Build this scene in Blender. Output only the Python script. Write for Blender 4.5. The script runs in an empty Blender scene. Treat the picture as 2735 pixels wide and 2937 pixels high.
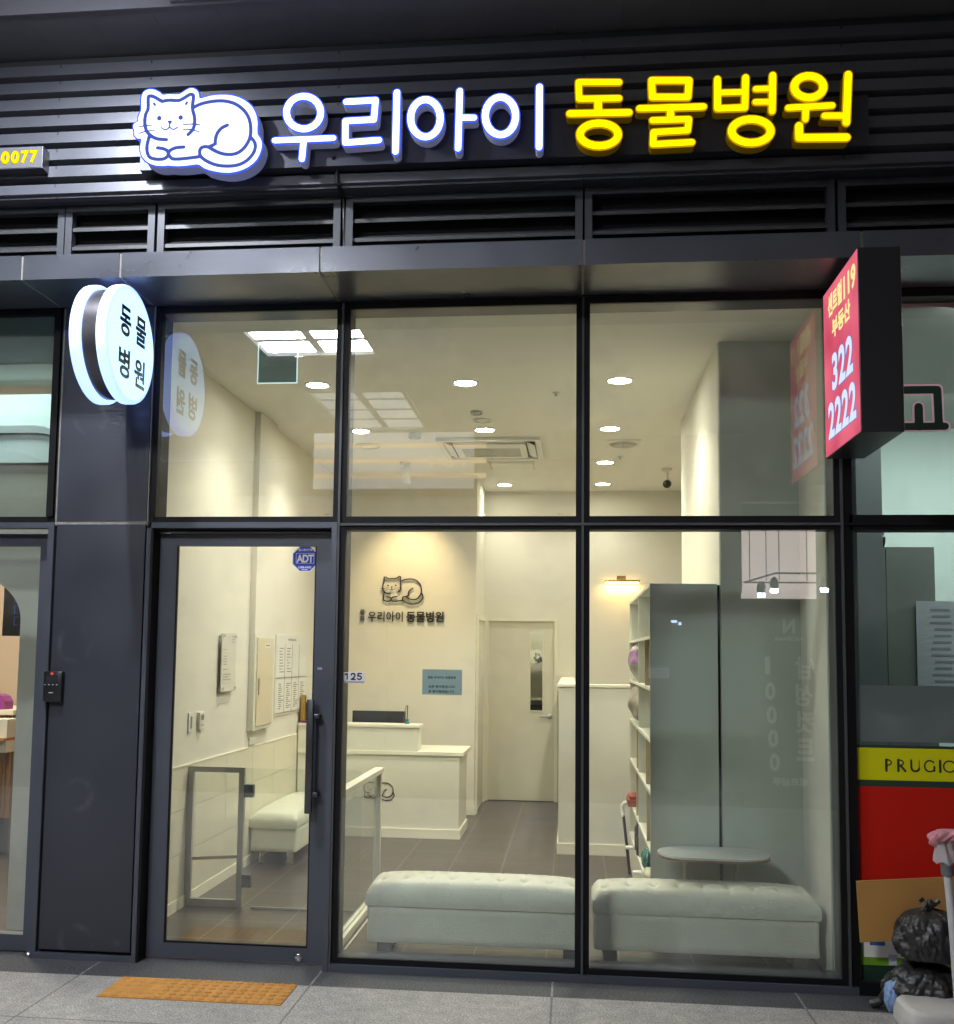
import bpy, bmesh, math, random
import numpy as np
from mathutils import Vector, Matrix
random.seed(7)
S = bpy.context.scene
COL = S.collection
# ------------------------------------------------------------------ camera
CP = np.array([0.0, -5.278646642622391, 1.55])
CR = np.array([0.9940950101186714, 0.1077944282041602, 0.012468845387473048])
CU = np.array([-0.0031085461749872662, -0.08657018477336154, 0.9962409046254744])
CF = np.array([-0.10846864891680236, 0.9903968721459312, 0.08572390475077112])
FL, PX0, PY0 = 3058.7877175747767, 1303.961702997888, 1616.104070159252
cam = bpy.data.cameras.new('camera')
co = bpy.data.objects.new('camera', cam)
COL.objects.link(co)
co.matrix_world = Matrix(((CR[0], CU[0], -CF[0], CP[0]), (CR[1], CU[1], -CF[1], CP[1]), (CR[2], CU[2], -CF[2], CP[2]), (0, 0, 0, 1)))
cam.sensor_fit = 'VERTICAL'; cam.sensor_height = 24.0; cam.sensor_width = 24.0
cam.lens = 24.0 * FL / 2937.0
cam.shift_x = (1367.5 - PX0) / 2937.0
cam.shift_y = (PY0 - 1468.5) / 2937.0
cam.clip_start = 0.05; cam.clip_end = 200
S.camera = co
# ------------------------------------------------------------------ night sky (the alley is roofed; almost nothing comes from it)
w = bpy.data.worlds.new('World'); S.world = w; w.use_nodes = True
nt = w.node_tree; bg = nt.nodes['Background']
sky = nt.nodes.new('ShaderNodeTexSky'); sky.sky_type = 'NISHITA'; sky.sun_disc = False
sky.sun_elevation = math.radians(-6); sky.sun_rotation = math.radians(200)
nt.links.new(sky.outputs[0], bg.inputs[0]); bg.inputs[1].default_value = 0.05
S.view_settings.view_transform = 'Standard'; S.view_settings.look = 'None'
S.view_settings.exposure = 0.0; S.view_settings.gamma = 1.0
S.cycles.max_bounces = 10; S.cycles.transparent_max_bounces = 24; S.cycles.caustics_reflective = False
S.cycles.caustics_refractive = False; S.cycles.sample_clamp_indirect = 6.0
# lamp levels
L_PANEL = 150.0      # arcade ceiling panel
L_PANEL2 = 1.4
P_FRONT = 450.0     # recessed arcade downlight close to the facade (W)
P_DOWN = 90.0
L_DOWN = 170.0       # clinic downlights
# ------------------------------------------------------------------ helpers
def ray(x, y): return CR * (x - PX0) / FL - CU * (y - PY0) / FL + CF
def PY(x, y, Y):            # photo pixel -> point on the vertical plane y = Y
    d = ray(x, y); return CP + d * ((Y - CP[1]) / d[1])
def PX(x, y, X):            # photo pixel -> point on the vertical plane x = X
    d = ray(x, y); return CP + d * ((X - CP[0]) / d[0])

def rgb(h):                 # '#rrggbb' display colour -> linear
    c = [int(h[i:i + 2], 16) / 255 for i in (1, 3, 5)]
    return tuple(v / 12.92 if v <= .04045 else ((v + .055) / 1.055) ** 2.4 for v in c)

MATS = {}
def mat(name, col=(.5, .5, .5), rough=.5, metal=0.0, var=.0, vscale=6.0, bump=0.0, bscale=60.0, coat=0.0, emis=None, estr=0.0, spec=.5, rvar=0.0, trans=0.0, alpha=1.0):
    if name in MATS: return MATS[name]
    m = bpy.data.materials.new(name); m.use_nodes = True; MATS[name] = m
    n = m.node_tree.nodes; l = m.node_tree.links; b = n['Principled BSDF']
    b.inputs['Base Color'].default_value = (*col, 1); b.inputs['Roughness'].default_value = rough
    b.inputs['Metallic'].default_value = metal; b.inputs['Coat Weight'].default_value = coat
    b.inputs['Specular IOR Level'].default_value = spec
    b.inputs['Transmission Weight'].default_value = trans; b.inputs['Alpha'].default_value = alpha
    tc = n.new('ShaderNodeTexCoord')
    if var > 0 or rvar > 0:
        no = n.new('ShaderNodeTexNoise'); no.inputs['Scale'].default_value = vscale; no.inputs['Detail'].default_value = 6
        l.new(tc.outputs['Object'], no.inputs['Vector'])
        if var > 0:
            mr = n.new('ShaderNodeMapRange'); mr.inputs[1].default_value = .25; mr.inputs[2].default_value = .75
            mr.inputs[3].default_value = 1 - var; mr.inputs[4].default_value = 1 + var
            l.new(no.outputs['Fac'], mr.inputs[0])
            mx = n.new('ShaderNodeVectorMath'); mx.operation = 'SCALE'; mx.inputs[0].default_value = col
            l.new(mr.outputs[0], mx.inputs['Scale']); l.new(mx.outputs[0], b.inputs['Base Color'])
        if rvar > 0:
            m2 = n.new('ShaderNodeMapRange'); m2.inputs[1].default_value = .3; m2.inputs[2].default_value = .7
            m2.inputs[3].default_value = rough - rvar; m2.inputs[4].default_value = rough + rvar
            l.new(no.outputs['Fac'], m2.inputs[0]); l.new(m2.outputs[0], b.inputs['Roughness'])
    if bump > 0:
        nb = n.new('ShaderNodeTexNoise'); nb.inputs['Scale'].default_value = bscale; nb.inputs['Detail'].default_value = 4
        l.new(tc.outputs['Object'], nb.inputs['Vector'])
        bm = n.new('ShaderNodeBump'); bm.inputs['Strength'].default_value = bump; bm.inputs['Distance'].default_value = .01
        l.new(nb.outputs['Fac'], bm.inputs['Height']); l.new(bm.outputs[0], b.inputs['Normal'])
    if emis:
        b.inputs['Emission Color'].default_value = (*emis, 1); b.inputs['Emission Strength'].default_value = estr
    return m

def glow(name, col, strength):
    if name in MATS: return MATS[name]
    m = bpy.data.materials.new(name); m.use_nodes = True; MATS[name] = m
    n = m.node_tree.nodes; n.remove(n['Principled BSDF'])
    e = n.new('ShaderNodeEmission'); e.inputs[0].default_value = (*col, 1); e.inputs[1].default_value = strength
    m.node_tree.links.new(e.outputs[0], n['Material Output'].inputs[0])
    return m

def glass(name, tint=(.93, .96, .94), k=1.9, dirt=0.0):
    """clear flat pane: straight-through transmission + Fresnel mirror on the outer face"""
    if name in MATS: return MATS[name]
    m = bpy.data.materials.new(name); m.use_nodes = True; MATS[name] = m
    n = m.node_tree.nodes; l = m.node_tree.links; n.remove(n['Principled BSDF'])
    fr = n.new('ShaderNodeFresnel'); fr.inputs[0].default_value = 1.5
    ge = n.new('ShaderNodeNewGeometry')
    iv = n.new('ShaderNodeMath'); iv.operation = 'SUBTRACT'; iv.inputs[0].default_value = k
    sc = n.new('ShaderNodeMath'); sc.operation = 'MULTIPLY'; sc.inputs[1].default_value = k
    l.new(ge.outputs['Backfacing'], sc.inputs[0]); l.new(sc.outputs[0], iv.inputs[1])
    mu = n.new('ShaderNodeMath'); mu.operation = 'MULTIPLY'; mu.use_clamp = True
    l.new(fr.outputs[0], mu.inputs[0]); l.new(iv.outputs[0], mu.inputs[1])
    tr = n.new('ShaderNodeBsdfTransparent'); tr.inputs[0].default_value = (*tint, 1)
    gl = n.new('ShaderNodeBsdfGlossy'); gl.inputs['Roughness'].default_value = 0.0; gl.inputs[0].default_value = (1, 1, 1, 1)
    mi = n.new('ShaderNodeMixShader'); l.new(mu.outputs[0], mi.inputs[0]); l.new(tr.outputs[0], mi.inputs[1]); l.new(gl.outputs[0], mi.inputs[2])
    out = mi
    if dirt > 0:
        tc = n.new('ShaderNodeTexCoord'); no = n.new('ShaderNodeTexNoise'); no.inputs['Scale'].default_value = 3.0; no.inputs['Detail'].default_value = 8
        l.new(tc.outputs['Object'], no.inputs['Vector'])
        mr = n.new('ShaderNodeMapRange'); mr.inputs[1].default_value = .5; mr.inputs[2].default_value = .85; mr.inputs[3].default_value = 0; mr.inputs[4].default_value = dirt
        l.new(no.outputs['Fac'], mr.inputs[0])
        di = n.new('ShaderNodeBsdfDiffuse'); di.inputs[0].default_value = (.7, .7, .68, 1)
        m2 = n.new('ShaderNodeMixShader'); l.new(mr.outputs[0], m2.inputs[0]); l.new(mi.outputs[0], m2.inputs[1]); l.new(di.outputs[0], m2.inputs[2])
        out = m2
    l.new(out.outputs[0], n['Material Output'].inputs[0])
    return m

def milky(name, col, emis=0.0, ecol=(1, 1, 1), thru=.5):
    """frosted film / opal acrylic: diffuse + translucent"""
    if name in MATS: return MATS[name]
    m = bpy.data.materials.new(name); m.use_nodes = True; MATS[name] = m
    n = m.node_tree.nodes; l = m.node_tree.links; n.remove(n['Principled BSDF'])
    d = n.new('ShaderNodeBsdfDiffuse'); d.inputs[0].default_value = (*col, 1)
    t = n.new('ShaderNodeBsdfTranslucent'); t.inputs[0].default_value = (*col, 1)
    mi = n.new('ShaderNodeMixShader'); mi.inputs[0].default_value = thru
    l.new(d.outputs[0], mi.inputs[1]); l.new(t.outputs[0], mi.inputs[2])
    out = mi
    if emis > 0:
        e = n.new('ShaderNodeEmission'); e.inputs[0].default_value = (*ecol, 1); e.inputs[1].default_value = emis
        a = n.new('ShaderNodeAddShader'); l.new(mi.outputs[0], a.inputs[0]); l.new(e.outputs[0], a.inputs[1]); out = a
    l.new(out.outputs[0], n['Material Output'].inputs[0])
    return m

class MB:
    def __init__(s): s.v = []; s.f = []; s.m = []
    def add(s, vs, fs, mi=0):
        o = len(s.v); s.v += [tuple(map(float, p)) for p in vs]
        s.f += [[o + i for i in f] for f in fs]; s.m += [mi] * len(fs); return s
    def box(s, x0, x1, y0, y1, z0, z1, bev=0.0, mi=0):
        if bev > 0:
            bm = bmesh.new(); bmesh.ops.create_cube(bm, size=1)
            for v in bm.verts:
                v.co = Vector(((x0 + x1) / 2 + v.co.x * (x1 - x0), (y0 + y1) / 2 + v.co.y * (y1 - y0), (z0 + z1) / 2 + v.co.z * (z1 - z0)))
            bmesh.ops.bevel(bm, geom=bm.edges[:], offset=bev, segments=2, affect='EDGES', profile=.5)
            bm.verts.index_update(); s.add([v.co for v in bm.verts], [[v.index for v in f.verts] for f in bm.faces], mi); bm.free(); return s
        v = [(x, y, z) for z in (z0, z1) for y in (y0, y1) for x in (x0, x1)]
        return s.add(v, [(0, 2, 3, 1), (4, 5, 7, 6), (0, 1, 5, 4), (2, 6, 7, 3), (0, 4, 6, 2), (1, 3, 7, 5)], mi)
    def prism(s, prof, axis, a0, a1, mi=0):
        """profile polygon extruded along axis: x -> (y,z), y -> (x,z), z -> (x,y)"""
        def P(p, a): return {'x': (a, p[0], p[1]), 'y': (p[0], a, p[1]), 'z': (p[0], p[1], a)}[axis]
        n = len(prof); v = [P(p, a0) for p in prof] + [P(p, a1) for p in prof]
        f = [list(range(n)), list(range(2 * n - 1, n - 1, -1))] + [[i, i + n, (i + 1) % n + n, (i + 1) % n] for i in range(n)]
        return s.add(v, f, mi)
    def lathe(s, c, axis, prof, n=32, mi=0, caps=True):
        """prof: list of (radius, offset along axis)"""
        ax = Vector({'x': (1, 0, 0), 'y': (0, 1, 0), 'z': (0, 0, 1)}[axis] if isinstance(axis, str) else axis).normalized()
        e1 = ax.orthogonal().normalized(); e2 = ax.cross(e1); c = Vector(c); vs = []; fs = []
        for r, h in prof:
            for k in range(n):
                a = 2 * math.pi * k / n; vs.append(c + ax * h + e1 * (r * math.cos(a)) + e2 * (r * math.sin(a)))
        for j in range(len(prof) - 1):
            for k in range(n):
                k2 = (k + 1) % n; fs.append([j * n + k, j * n + k2, (j + 1) * n + k2, (j + 1) * n + k])
        if caps and prof[0][0] > 1e-6: fs.append(list(range(n))[::-1])
        if caps and prof[-1][0] > 1e-6: fs.append([(len(prof) - 1) * n + k for k in range(n)])
        return s.add(vs, fs, mi)
    def cyl(s, p0, p1, r, n=16, mi=0):
        p0 = Vector(p0); p1 = Vector(p1); d = p1 - p0
        return s.lathe(p0, d, [(r, 0), (r, d.length)], n, mi)
    def tube(s, pts, r, n=8, mi=0):
        pts = [Vector(p) for p in pts]; vs = []; fs = []; N = len(pts); up = None
        for i, p in enumerate(pts):
            t = (pts[min(i + 1, N - 1)] - pts[max(i - 1, 0)]).normalized()
            e1 = t.orthogonal().normalized() if up is None else (up - t * up.dot(t)).normalized()
            up = e1; e2 = t.cross(e1); rr = r[i] if isinstance(r, (list, tuple)) else r
            for k in range(n):
                a = 2 * math.pi * k / n; vs.append(p + e1 * (rr * math.cos(a)) + e2 * (rr * math.sin(a)))
        for i in range(N - 1):
            for k in range(n):
                k2 = (k + 1) % n; fs.append([i * n + k, i * n + k2, (i + 1) * n + k2, (i + 1) * n + k])
        fs.append(list(range(n))[::-1]); fs.append([(N - 1) * n + k for k in range(n)])
        return s.add(vs, fs, mi)
    def grid(s, fn, nu, nv, mi=0):
        vs = [fn(i / nu, j / nv) for j in range(nv + 1) for i in range(nu + 1)]
        fs = [[j * (nu + 1) + i, j * (nu + 1) + i + 1, (j + 1) * (nu + 1) + i + 1, (j + 1) * (nu + 1) + i] for j in range(nv) for i in range(nu)]
        return s.add(vs, fs, mi)
    def mesh(s, name, mats, smooth=False, fix=True):
        me = bpy.data.meshes.new(name); me.from_pydata(s.v, [], s.f)
        for m in (mats if isinstance(mats, (list, tuple)) else [mats]): me.materials.append(m)
        me.polygons.foreach_set('material_index', s.m); me.update()
        if fix:
            bm = bmesh.new(); bm.from_mesh(me); bmesh.ops.recalc_face_normals(bm, faces=bm.faces[:]); bm.to_mesh(me); bm.free()
        if smooth:
            me.polygons.foreach_set('use_smooth', [True] * len(me.polygons)); me.set_sharp_from_angle(angle=math.radians(40))
        return me

def tag(o, label=None, cat=None, group=None, kind=None):
    if label: o['label'] = label
    if cat: o['category'] = cat
    if group: o['group'] = group
    if kind: o['kind'] = kind
    return o
def thing(name, label, cat, loc=(0, 0, 0), group=None):
    o = bpy.data.objects.new(name, None); o.location = loc; o.empty_display_size = .1
    COL.objects.link(o); return tag(o, label, cat, group)
def root_loc(p):
    t = Vector((0, 0, 0))
    while p: t = t + Vector(p.location); p = p.parent
    return t
def obj(name, g, mats=None, parent=None, smooth=False, label=None, fix=True):
    me = g.mesh(name, mats, smooth, fix) if isinstance(g, MB) else g
    o = bpy.data.objects.new(name, me); COL.objects.link(o)
    if parent:
        o.parent = parent
        top = parent
        while top.parent: top = top.parent
        o.matrix_parent_inverse = Matrix.Translation(-Vector(top.location)) if parent is top else Matrix.Identity(4)
    if label: o['label'] = label
    return o
def single(name, g, mats, label, cat, group=None, smooth=False, kind=None):
    return tag(obj(name, g, mats, None, smooth), label, cat, group, kind)
def struct(name, g, mats, smooth=False):
    return tag(obj(name, g, mats, None, smooth), kind='structure')
def dup(root, off, label):
    r = root.copy(); COL.objects.link(r); r.location = Vector(root.location) + Vector(off); r['label'] = label
    for c in root.children:
        k = c.copy(); COL.objects.link(k); k.parent = r; k.matrix_parent_inverse = c.matrix_parent_inverse.copy()
        for g in c.children:
            q = g.copy(); COL.objects.link(q); q.parent = k; q.matrix_parent_inverse = g.matrix_parent_inverse.copy()
    return r

# --- flat shapes from strokes (signs, logos): signed distance -> outline -> solid
def catmull(p, closed=False, n=8):
    p = [np.array(q, float) for q in p]; N = len(p); out = []
    for i in range(N if closed else N - 1):
        a = p[(i - 1) % N] if closed or i > 0 else p[0]; b = p[i]; c = p[(i + 1) % N]
        d = p[(i + 2) % N] if closed or i + 2 < N else p[-1]
        for k in range(n):
            t = k / n
            out.append(.5 * ((2 * b) + (c - a) * t + (2 * a - 5 * b + 4 * c - d) * t * t + (3 * b - a - 3 * c + d) * t ** 3))
    if not closed: out.append(p[-1])
    return out
def ellipse(cx, cy, rx, ry, n=40):
    e = [(cx + rx * math.cos(2 * math.pi * k / n), cy + ry * math.sin(2 * math.pi * k / n)) for k in range(n)]
    return e + [e[0]]
def seg_dist(G, pts):
    D = np.full(G.shape[:2], 1e9)
    for a, b in zip(pts[:-1], pts[1:]):
        a = np.array(a, float); b = np.array(b, float); ab = b - a; L = max(ab @ ab, 1e-12)
        t = np.clip(((G - a) @ ab) / L, 0, 1); q = G - (a + t[..., None] * ab)
        D = np.minimum(D, np.sqrt((q ** 2).sum(-1)))
    return D
def inside(G, poly):
    x, y = G[..., 0], G[..., 1]; c = np.zeros(x.shape, bool); n = len(poly)
    for i in range(n):
        (x1, y1), (x2, y2) = poly[i], poly[(i + 1) % n]
        if y1 == y2: continue
        c ^= ((y1 > y) != (y2 > y)) & (x < (x2 - x1) * (y - y1) / (y2 - y1) + x1)
    return c
def outline(strokes, polys=(), step=.004, grow=0.0):
    """strokes: [(points, width)], polys: [(points, grow)] in plane metres -> closed loops"""
    allp = np.array([q for s, _ in strokes for q in s] + [q for s, _ in polys for q in s]); mw = max([w for _, w in strokes] + [.0]) / 2 + max([g for _, g in polys] + [0]) + grow + 3 * step
    lo = allp.min(0) - mw; hi = allp.max(0) + mw
    xs = np.arange(lo[0], hi[0] + step, step); ys = np.arange(lo[1], hi[1] + step, step)
    G = np.stack(np.meshgrid(xs, ys), -1); F = np.full(G.shape[:2], -1e9)
    for s, w in strokes: F = np.maximum(F, w / 2 + grow - seg_dist(G, s))
    for s, g in polys:
        d = seg_dist(G, list(s) + [s[0]]); F = np.maximum(F, np.where(inside(G, s), d, -d) + g + grow)
    F[np.abs(F) < 1e-7] = 1e-7
    nxt = {}; pos = {}
    def ed(i, j, k):
        key = (i, j, k)
        if key not in pos:
            a = F[j, i]; b = F[j, i + 1] if k == 0 else F[j + 1, i]; t = a / (a - b)
            pos[key] = (xs[i] + (step * t if k == 0 else 0), ys[j] + (step * t if k == 1 else 0))
        return key
    Sg = F > 0; ny, nx = F.shape
    cells = np.argwhere((Sg[:-1, :-1] != Sg[1:, 1:]) | (Sg[:-1, 1:] != Sg[1:, :-1]) | (Sg[:-1, :-1] != Sg[:-1, 1:]))
    for j, i in cells:
        b0, b1, b2, b3 = Sg[j, i], Sg[j, i + 1], Sg[j + 1, i + 1], Sg[j + 1, i]
        e = [lambda: ed(i, j, 0), lambda: ed(i + 1, j, 1), lambda: ed(i, j + 1, 0), lambda: ed(i, j, 1)]
        B = [b0, b1, b2, b3]
        # walk the cell edges: inside -> outside transitions connect to the next outside -> inside
        cr = [(k, B[k]) for k in range(4) if B[k] != B[(k + 1) % 4]]
        for q, (k, ins) in enumerate(cr):
            if ins: nxt[e[k]()] = e[cr[(q - 1) % len(cr)][0]]() if len(cr) == 2 else e[cr[(q - 1) % 4][0]]()
    loops = []
    while nxt:
        s0, cur = nxt.popitem(); lp = [s0]
        while cur != s0 and cur in nxt: lp.append(cur); cur = nxt.pop(cur)
        P = [pos[k] for k in lp]
        if len(P) < 4: continue
        keep = P
        for _ in range(3):
            Q = []
            for a in range(len(keep)):
                p0, p1, p2 = np.array(keep[a - 1]), np.array(keep[a]), np.array(keep[(a + 1) % len(keep)])
                u, v = p1 - p0, p2 - p1; c = abs(u[0] * v[1] - u[1] * v[0])
                if a % 2 and c < .0012 * max(np.hypot(*(p2 - p0)), 1e-9): continue
                Q.append(keep[a])
            keep = Q
        if len(keep) > 3: loops.append(keep)
    return loops
DG = None
def curve_mesh(cu, name, m, org, right, up, place=None):
    o = bpy.data.objects.new('tmp', cu); COL.objects.link(o)
    me = bpy.data.meshes.new_from_object(o.evaluated_get(bpy.context.evaluated_depsgraph_get()))
    COL.objects.unlink(o); bpy.data.objects.remove(o); bpy.data.curves.remove(cu)
    V = np.array([v.co for v in me.vertices]); R = np.array(right, float); U = np.array(up, float); N = np.cross(R, U)
    if place: V = place(V)
    W = np.array(org, float) + V[:, :1] * R + V[:, 1:2] * U + V[:, 2:] * N
    me.vertices.foreach_set('co', W.astype(np.float32).ravel()); me.name = name
    me.materials.clear()
    for q in (m if isinstance(m, (list, tuple)) else [m]): me.materials.append(q)
    me.polygons.foreach_set('material_index', [0] * len(me.polygons)); me.update()
    return me
def solid(loops, depth, name, m, org, right, up, bevel=0.0):
    """loops in plane metres, front face at the plane of org, body behind it"""
    cu = bpy.data.curves.new('c', 'CURVE'); cu.dimensions = '2D'; cu.fill_mode = 'BOTH'
    for lp in loops:
        sp = cu.splines.new('POLY'); sp.points.add(len(lp) - 1); sp.use_cyclic_u = True
        sp.points.foreach_set('co', np.array([(x, y, 0, 1) for x, y in lp], dtype=np.float32).ravel())
    cu.extrude = max(depth / 2 - bevel, 0); cu.bevel_depth = bevel; cu.bevel_resolution = 1; cu.offset = -bevel
    return curve_mesh(cu, name, m, org, right, up, lambda V: V - np.array([0, 0, depth / 2]))
def text(s, name, m, center, right, up, wid=None, hei=None, depth=.001, bold=0.0, spacing=1.0, line=1.0):
    cu = bpy.data.curves.new('t', 'FONT'); cu.body = s; cu.size = 1; cu.extrude = .02; cu.offset = bold; cu.align_x = 'CENTER'
    cu.space_character = spacing; cu.space_line = line; cu.resolution_u = 4
    def place(V):
        lo = V.min(0); hi = V.max(0); d = np.maximum(hi - lo, 1e-6); c = (lo + hi) / 2
        sx = (wid / d[0]) if wid else (hei / d[1]); sy = (hei / d[1]) if hei else sx
        return np.stack([(V[:, 0] - c[0]) * sx, (V[:, 1] - c[1]) * sy, np.where(V[:, 2] > 0, 0.0, -depth)], 1)
    return curve_mesh(cu, name, m, center, right, up, place)
XR, ZU = (1, 0, 0), (0, 0, 1)
FACE_OUT = dict(right=(1, 0, 0), up=(0, 0, 1))      # writing that faces the alley (-y)

# ------------------------------------------------------------------ materials
def hx(s): return rgb(s)
M_DARK = mat('dark_aluminium', (.070, .077, .097), .38, .25, var=.06, vscale=3, bump=.02, bscale=400, rvar=.06)
M_PANEL = mat('charcoal_panel', (.036, .039, .050), .42, .2, var=.08, vscale=2.2, rvar=.10)
M_CLAD = mat('ribbed_metal', (.088, .092, .11), .42, .35, var=.06, vscale=4, rvar=.06)
M_BLACK = mat('black_gasket', (.005, .005, .006), .55, spec=.2)
M_FRAMEIN = mat('frame_inner', (.055, .055, .058), .5, .1, var=.05)
M_CAULK = mat('joint_sealant', (.20, .19, .17), .8, var=.2, vscale=30)
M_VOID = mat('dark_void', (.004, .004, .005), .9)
M_GLASS = glass('window_glass', k=3.2, dirt=.10)
M_GLASSB = glass('indoor_glass', (.95, .97, .96), 1.2)
M_WALL = mat('cream_wallpaper', (.77, .74, .655), .75, var=.025, vscale=1.5, bump=.04, bscale=180)
M_WALL2 = mat('cream_partition', (.72, .70, .61), .6, var=.02, vscale=2)
M_CEIL = mat('white_ceiling', (.86, .845, .77), .85, var=.015, vscale=1.2)
M_WHITE = mat('white_laminate', hx('#e4e2d2'), .35, var=.01)
M_TRIM = mat('white_trim', hx('#ece8d4'), .4)
M_WTILE = mat('white_wall_tile', hx('#e2dcc6'), .22, var=.02, vscale=2)
M_LEATH = mat('cream_leatherette', (.70, .695, .59), .46, var=.05, vscale=7, bump=.30, bscale=130)
M_GREYL = mat('grey_laminate', (.50, .53, .475), .42, var=.02, vscale=2)
M_CHROME = mat('chrome', (.75, .75, .75), .12, 1.0)
M_STEEL = mat('brushed_steel', (.5, .5, .48), .3, 1.0, var=.05, vscale=40)
M_ALU = mat('anodised_aluminium', (.42, .405, .35), .45, .2, var=.04, vscale=12)
M_WOOD = mat('pale_wood', (.50, .37, .20), .5, var=.12, vscale=14)
M_BLK = mat('black_plastic', (.012, .012, .013), .3)
M_NAVY = mat('navy_letter', (.012, .022, .10), .4)
M_INK = mat('black_ink', (.015, .013, .012), .5)
M_WHT = mat('white_plastic', (.74, .73, .68), .35)
M_PAPER = mat('white_paper', (.78, .77, .72), .7)
M_DL = glow('downlight_glow', (1.0, .93, .78), L_DOWN)

def brick_mat(name, c1, c2, cm, bw, bh, mortar, rough, off=(0, 0, 0), var=.1, vscale=30, shift=0.0, spk=0.0, bump=.0, rot=0.0):
    m = bpy.data.materials.new(name); m.use_nodes = True; MATS[name] = m
    n = m.node_tree.nodes; l = m.node_tree.links; b = n['Principled BSDF']; b.inputs['Roughness'].default_value = rough
    tc = n.new('ShaderNodeTexCoord'); mp = n.new('ShaderNodeMapping'); mp.inputs['Location'].default_value = off; mp.inputs['Rotation'].default_value = (0, 0, rot)
    l.new(tc.outputs['Object'], mp.inputs[0])
    br = n.new('ShaderNodeTexBrick'); br.offset = shift; br.inputs['Scale'].default_value = 1
    br.inputs['Brick Width'].default_value = bw; br.inputs['Row Height'].default_value = bh; br.inputs['Mortar Size'].default_value = mortar
    br.inputs['Mortar Smooth'].default_value = .1; br.inputs['Bias'].default_value = 0
    br.inputs['Color1'].default_value = (*c1, 1); br.inputs['Color2'].default_value = (*c2, 1); br.inputs['Mortar'].default_value = (*cm, 1)
    l.new(mp.outputs[0], br.inputs['Vector'])
    no = n.new('ShaderNodeTexNoise'); no.inputs['Scale'].default_value = vscale; no.inputs['Detail'].default_value = 8; l.new(tc.outputs['Object'], no.inputs['Vector'])
    mr = n.new('ShaderNodeMapRange'); mr.inputs[1].default_value = .3; mr.inputs[2].default_value = .7; mr.inputs[3].default_value = 1 - var; mr.inputs[4].default_value = 1 + var
    l.new(no.outputs['Fac'], mr.inputs[0])
    vm = n.new('ShaderNodeVectorMath'); vm.operation = 'SCALE'; l.new(br.outputs['Color'], vm.inputs[0]); l.new(mr.outputs[0], vm.inputs['Scale'])
    last = vm.outputs[0]
    n2 = n.new('ShaderNodeTexNoise'); n2.inputs['Scale'].default_value = 1.7; n2.inputs['Detail'].default_value = 5; l.new(tc.outputs['Object'], n2.inputs['Vector'])
    m2 = n.new('ShaderNodeMapRange'); m2.inputs[1].default_value = .35; m2.inputs[2].default_value = .7; m2.inputs[3].default_value = .88; m2.inputs[4].default_value = 1.08
    l.new(n2.outputs['Fac'], m2.inputs[0]); v2 = n.new('ShaderNodeVectorMath'); v2.operation = 'SCALE'; l.new(last, v2.inputs[0]); l.new(m2.outputs[0], v2.inputs['Scale']); last = v2.outputs[0]
    if spk > 0:
        vo = n.new('ShaderNodeTexNoise'); vo.inputs['Scale'].default_value = 120; vo.inputs['Detail'].default_value = 2; l.new(tc.outputs['Object'], vo.inputs['Vector'])
        m3 = n.new('ShaderNodeMapRange'); m3.inputs[1].default_value = .35; m3.inputs[2].default_value = .65; m3.inputs[3].default_value = 1 - spk; m3.inputs[4].default_value = 1 + spk
        l.new(vo.outputs['Fac'], m3.inputs[0]); v3 = n.new('ShaderNodeVectorMath'); v3.operation = 'SCALE'; l.new(last, v3.inputs[0]); l.new(m3.outputs[0], v3.inputs['Scale']); last = v3.outputs[0]
    if spk > .3:
        vs = n.new('ShaderNodeTexVoronoi'); vs.inputs['Scale'].default_value = 2.3; l.new(tc.outputs['Object'], vs.inputs['Vector'])
        n5 = n.new('ShaderNodeTexNoise'); n5.inputs['Scale'].default_value = 30; l.new(tc.outputs['Object'], n5.inputs['Vector'])
        ad = n.new('ShaderNodeMath'); ad.operation = 'MULTIPLY_ADD'; ad.inputs[1].default_value = .06; l.new(n5.outputs['Fac'], ad.inputs[0]); l.new(vs.outputs['Distance'], ad.inputs[2])
        m4 = n.new('ShaderNodeMapRange'); m4.inputs[1].default_value = .055; m4.inputs[2].default_value = .085; m4.inputs[3].default_value = .55; m4.inputs[4].default_value = 1.0
        l.new(ad.outputs[0], m4.inputs[0]); v4 = n.new('ShaderNodeVectorMath'); v4.operation = 'SCALE'; l.new(last, v4.inputs[0]); l.new(m4.outputs[0], v4.inputs['Scale']); last = v4.outputs[0]
    l.new(last, b.inputs['Base Color'])
    if bump > 0:
        bu = n.new('ShaderNodeBump'); bu.inputs['Strength'].default_value = bump; bu.inputs['Distance'].default_value = .003
        iv = n.new('ShaderNodeMath'); iv.operation = 'SUBTRACT'; iv.inputs[0].default_value = 1; l.new(br.outputs['Fac'], iv.inputs[1])
        l.new(iv.outputs[0], bu.inputs['Height']); l.new(bu.outputs[0], b.inputs['Normal'])
    return m
M_PAVE = brick_mat('granite_paving', (.275, .264, .248), (.255, .245, .232), (.13, .126, .12), 1.128, .60, .005, .7, (2.338, .233, 0), .16, 16, 0, .42)
M_GRAN = brick_mat('dark_granite', (.050, .051, .056), (.056, .057, .062), (.21, .205, .20), 1.128, 3.0, .005, .55, (2.338, 1.0, 0), .16, 40, 0, .80)
M_FLOOR = brick_mat('brown_porcelain', (.056, .042, .035), (.062, .047, .039), (.19, .165, .13), .3755, .40, .004, .33, (2.0 + .3755 * 3, -.095, 0), .12, 9, 0, .06)

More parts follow.
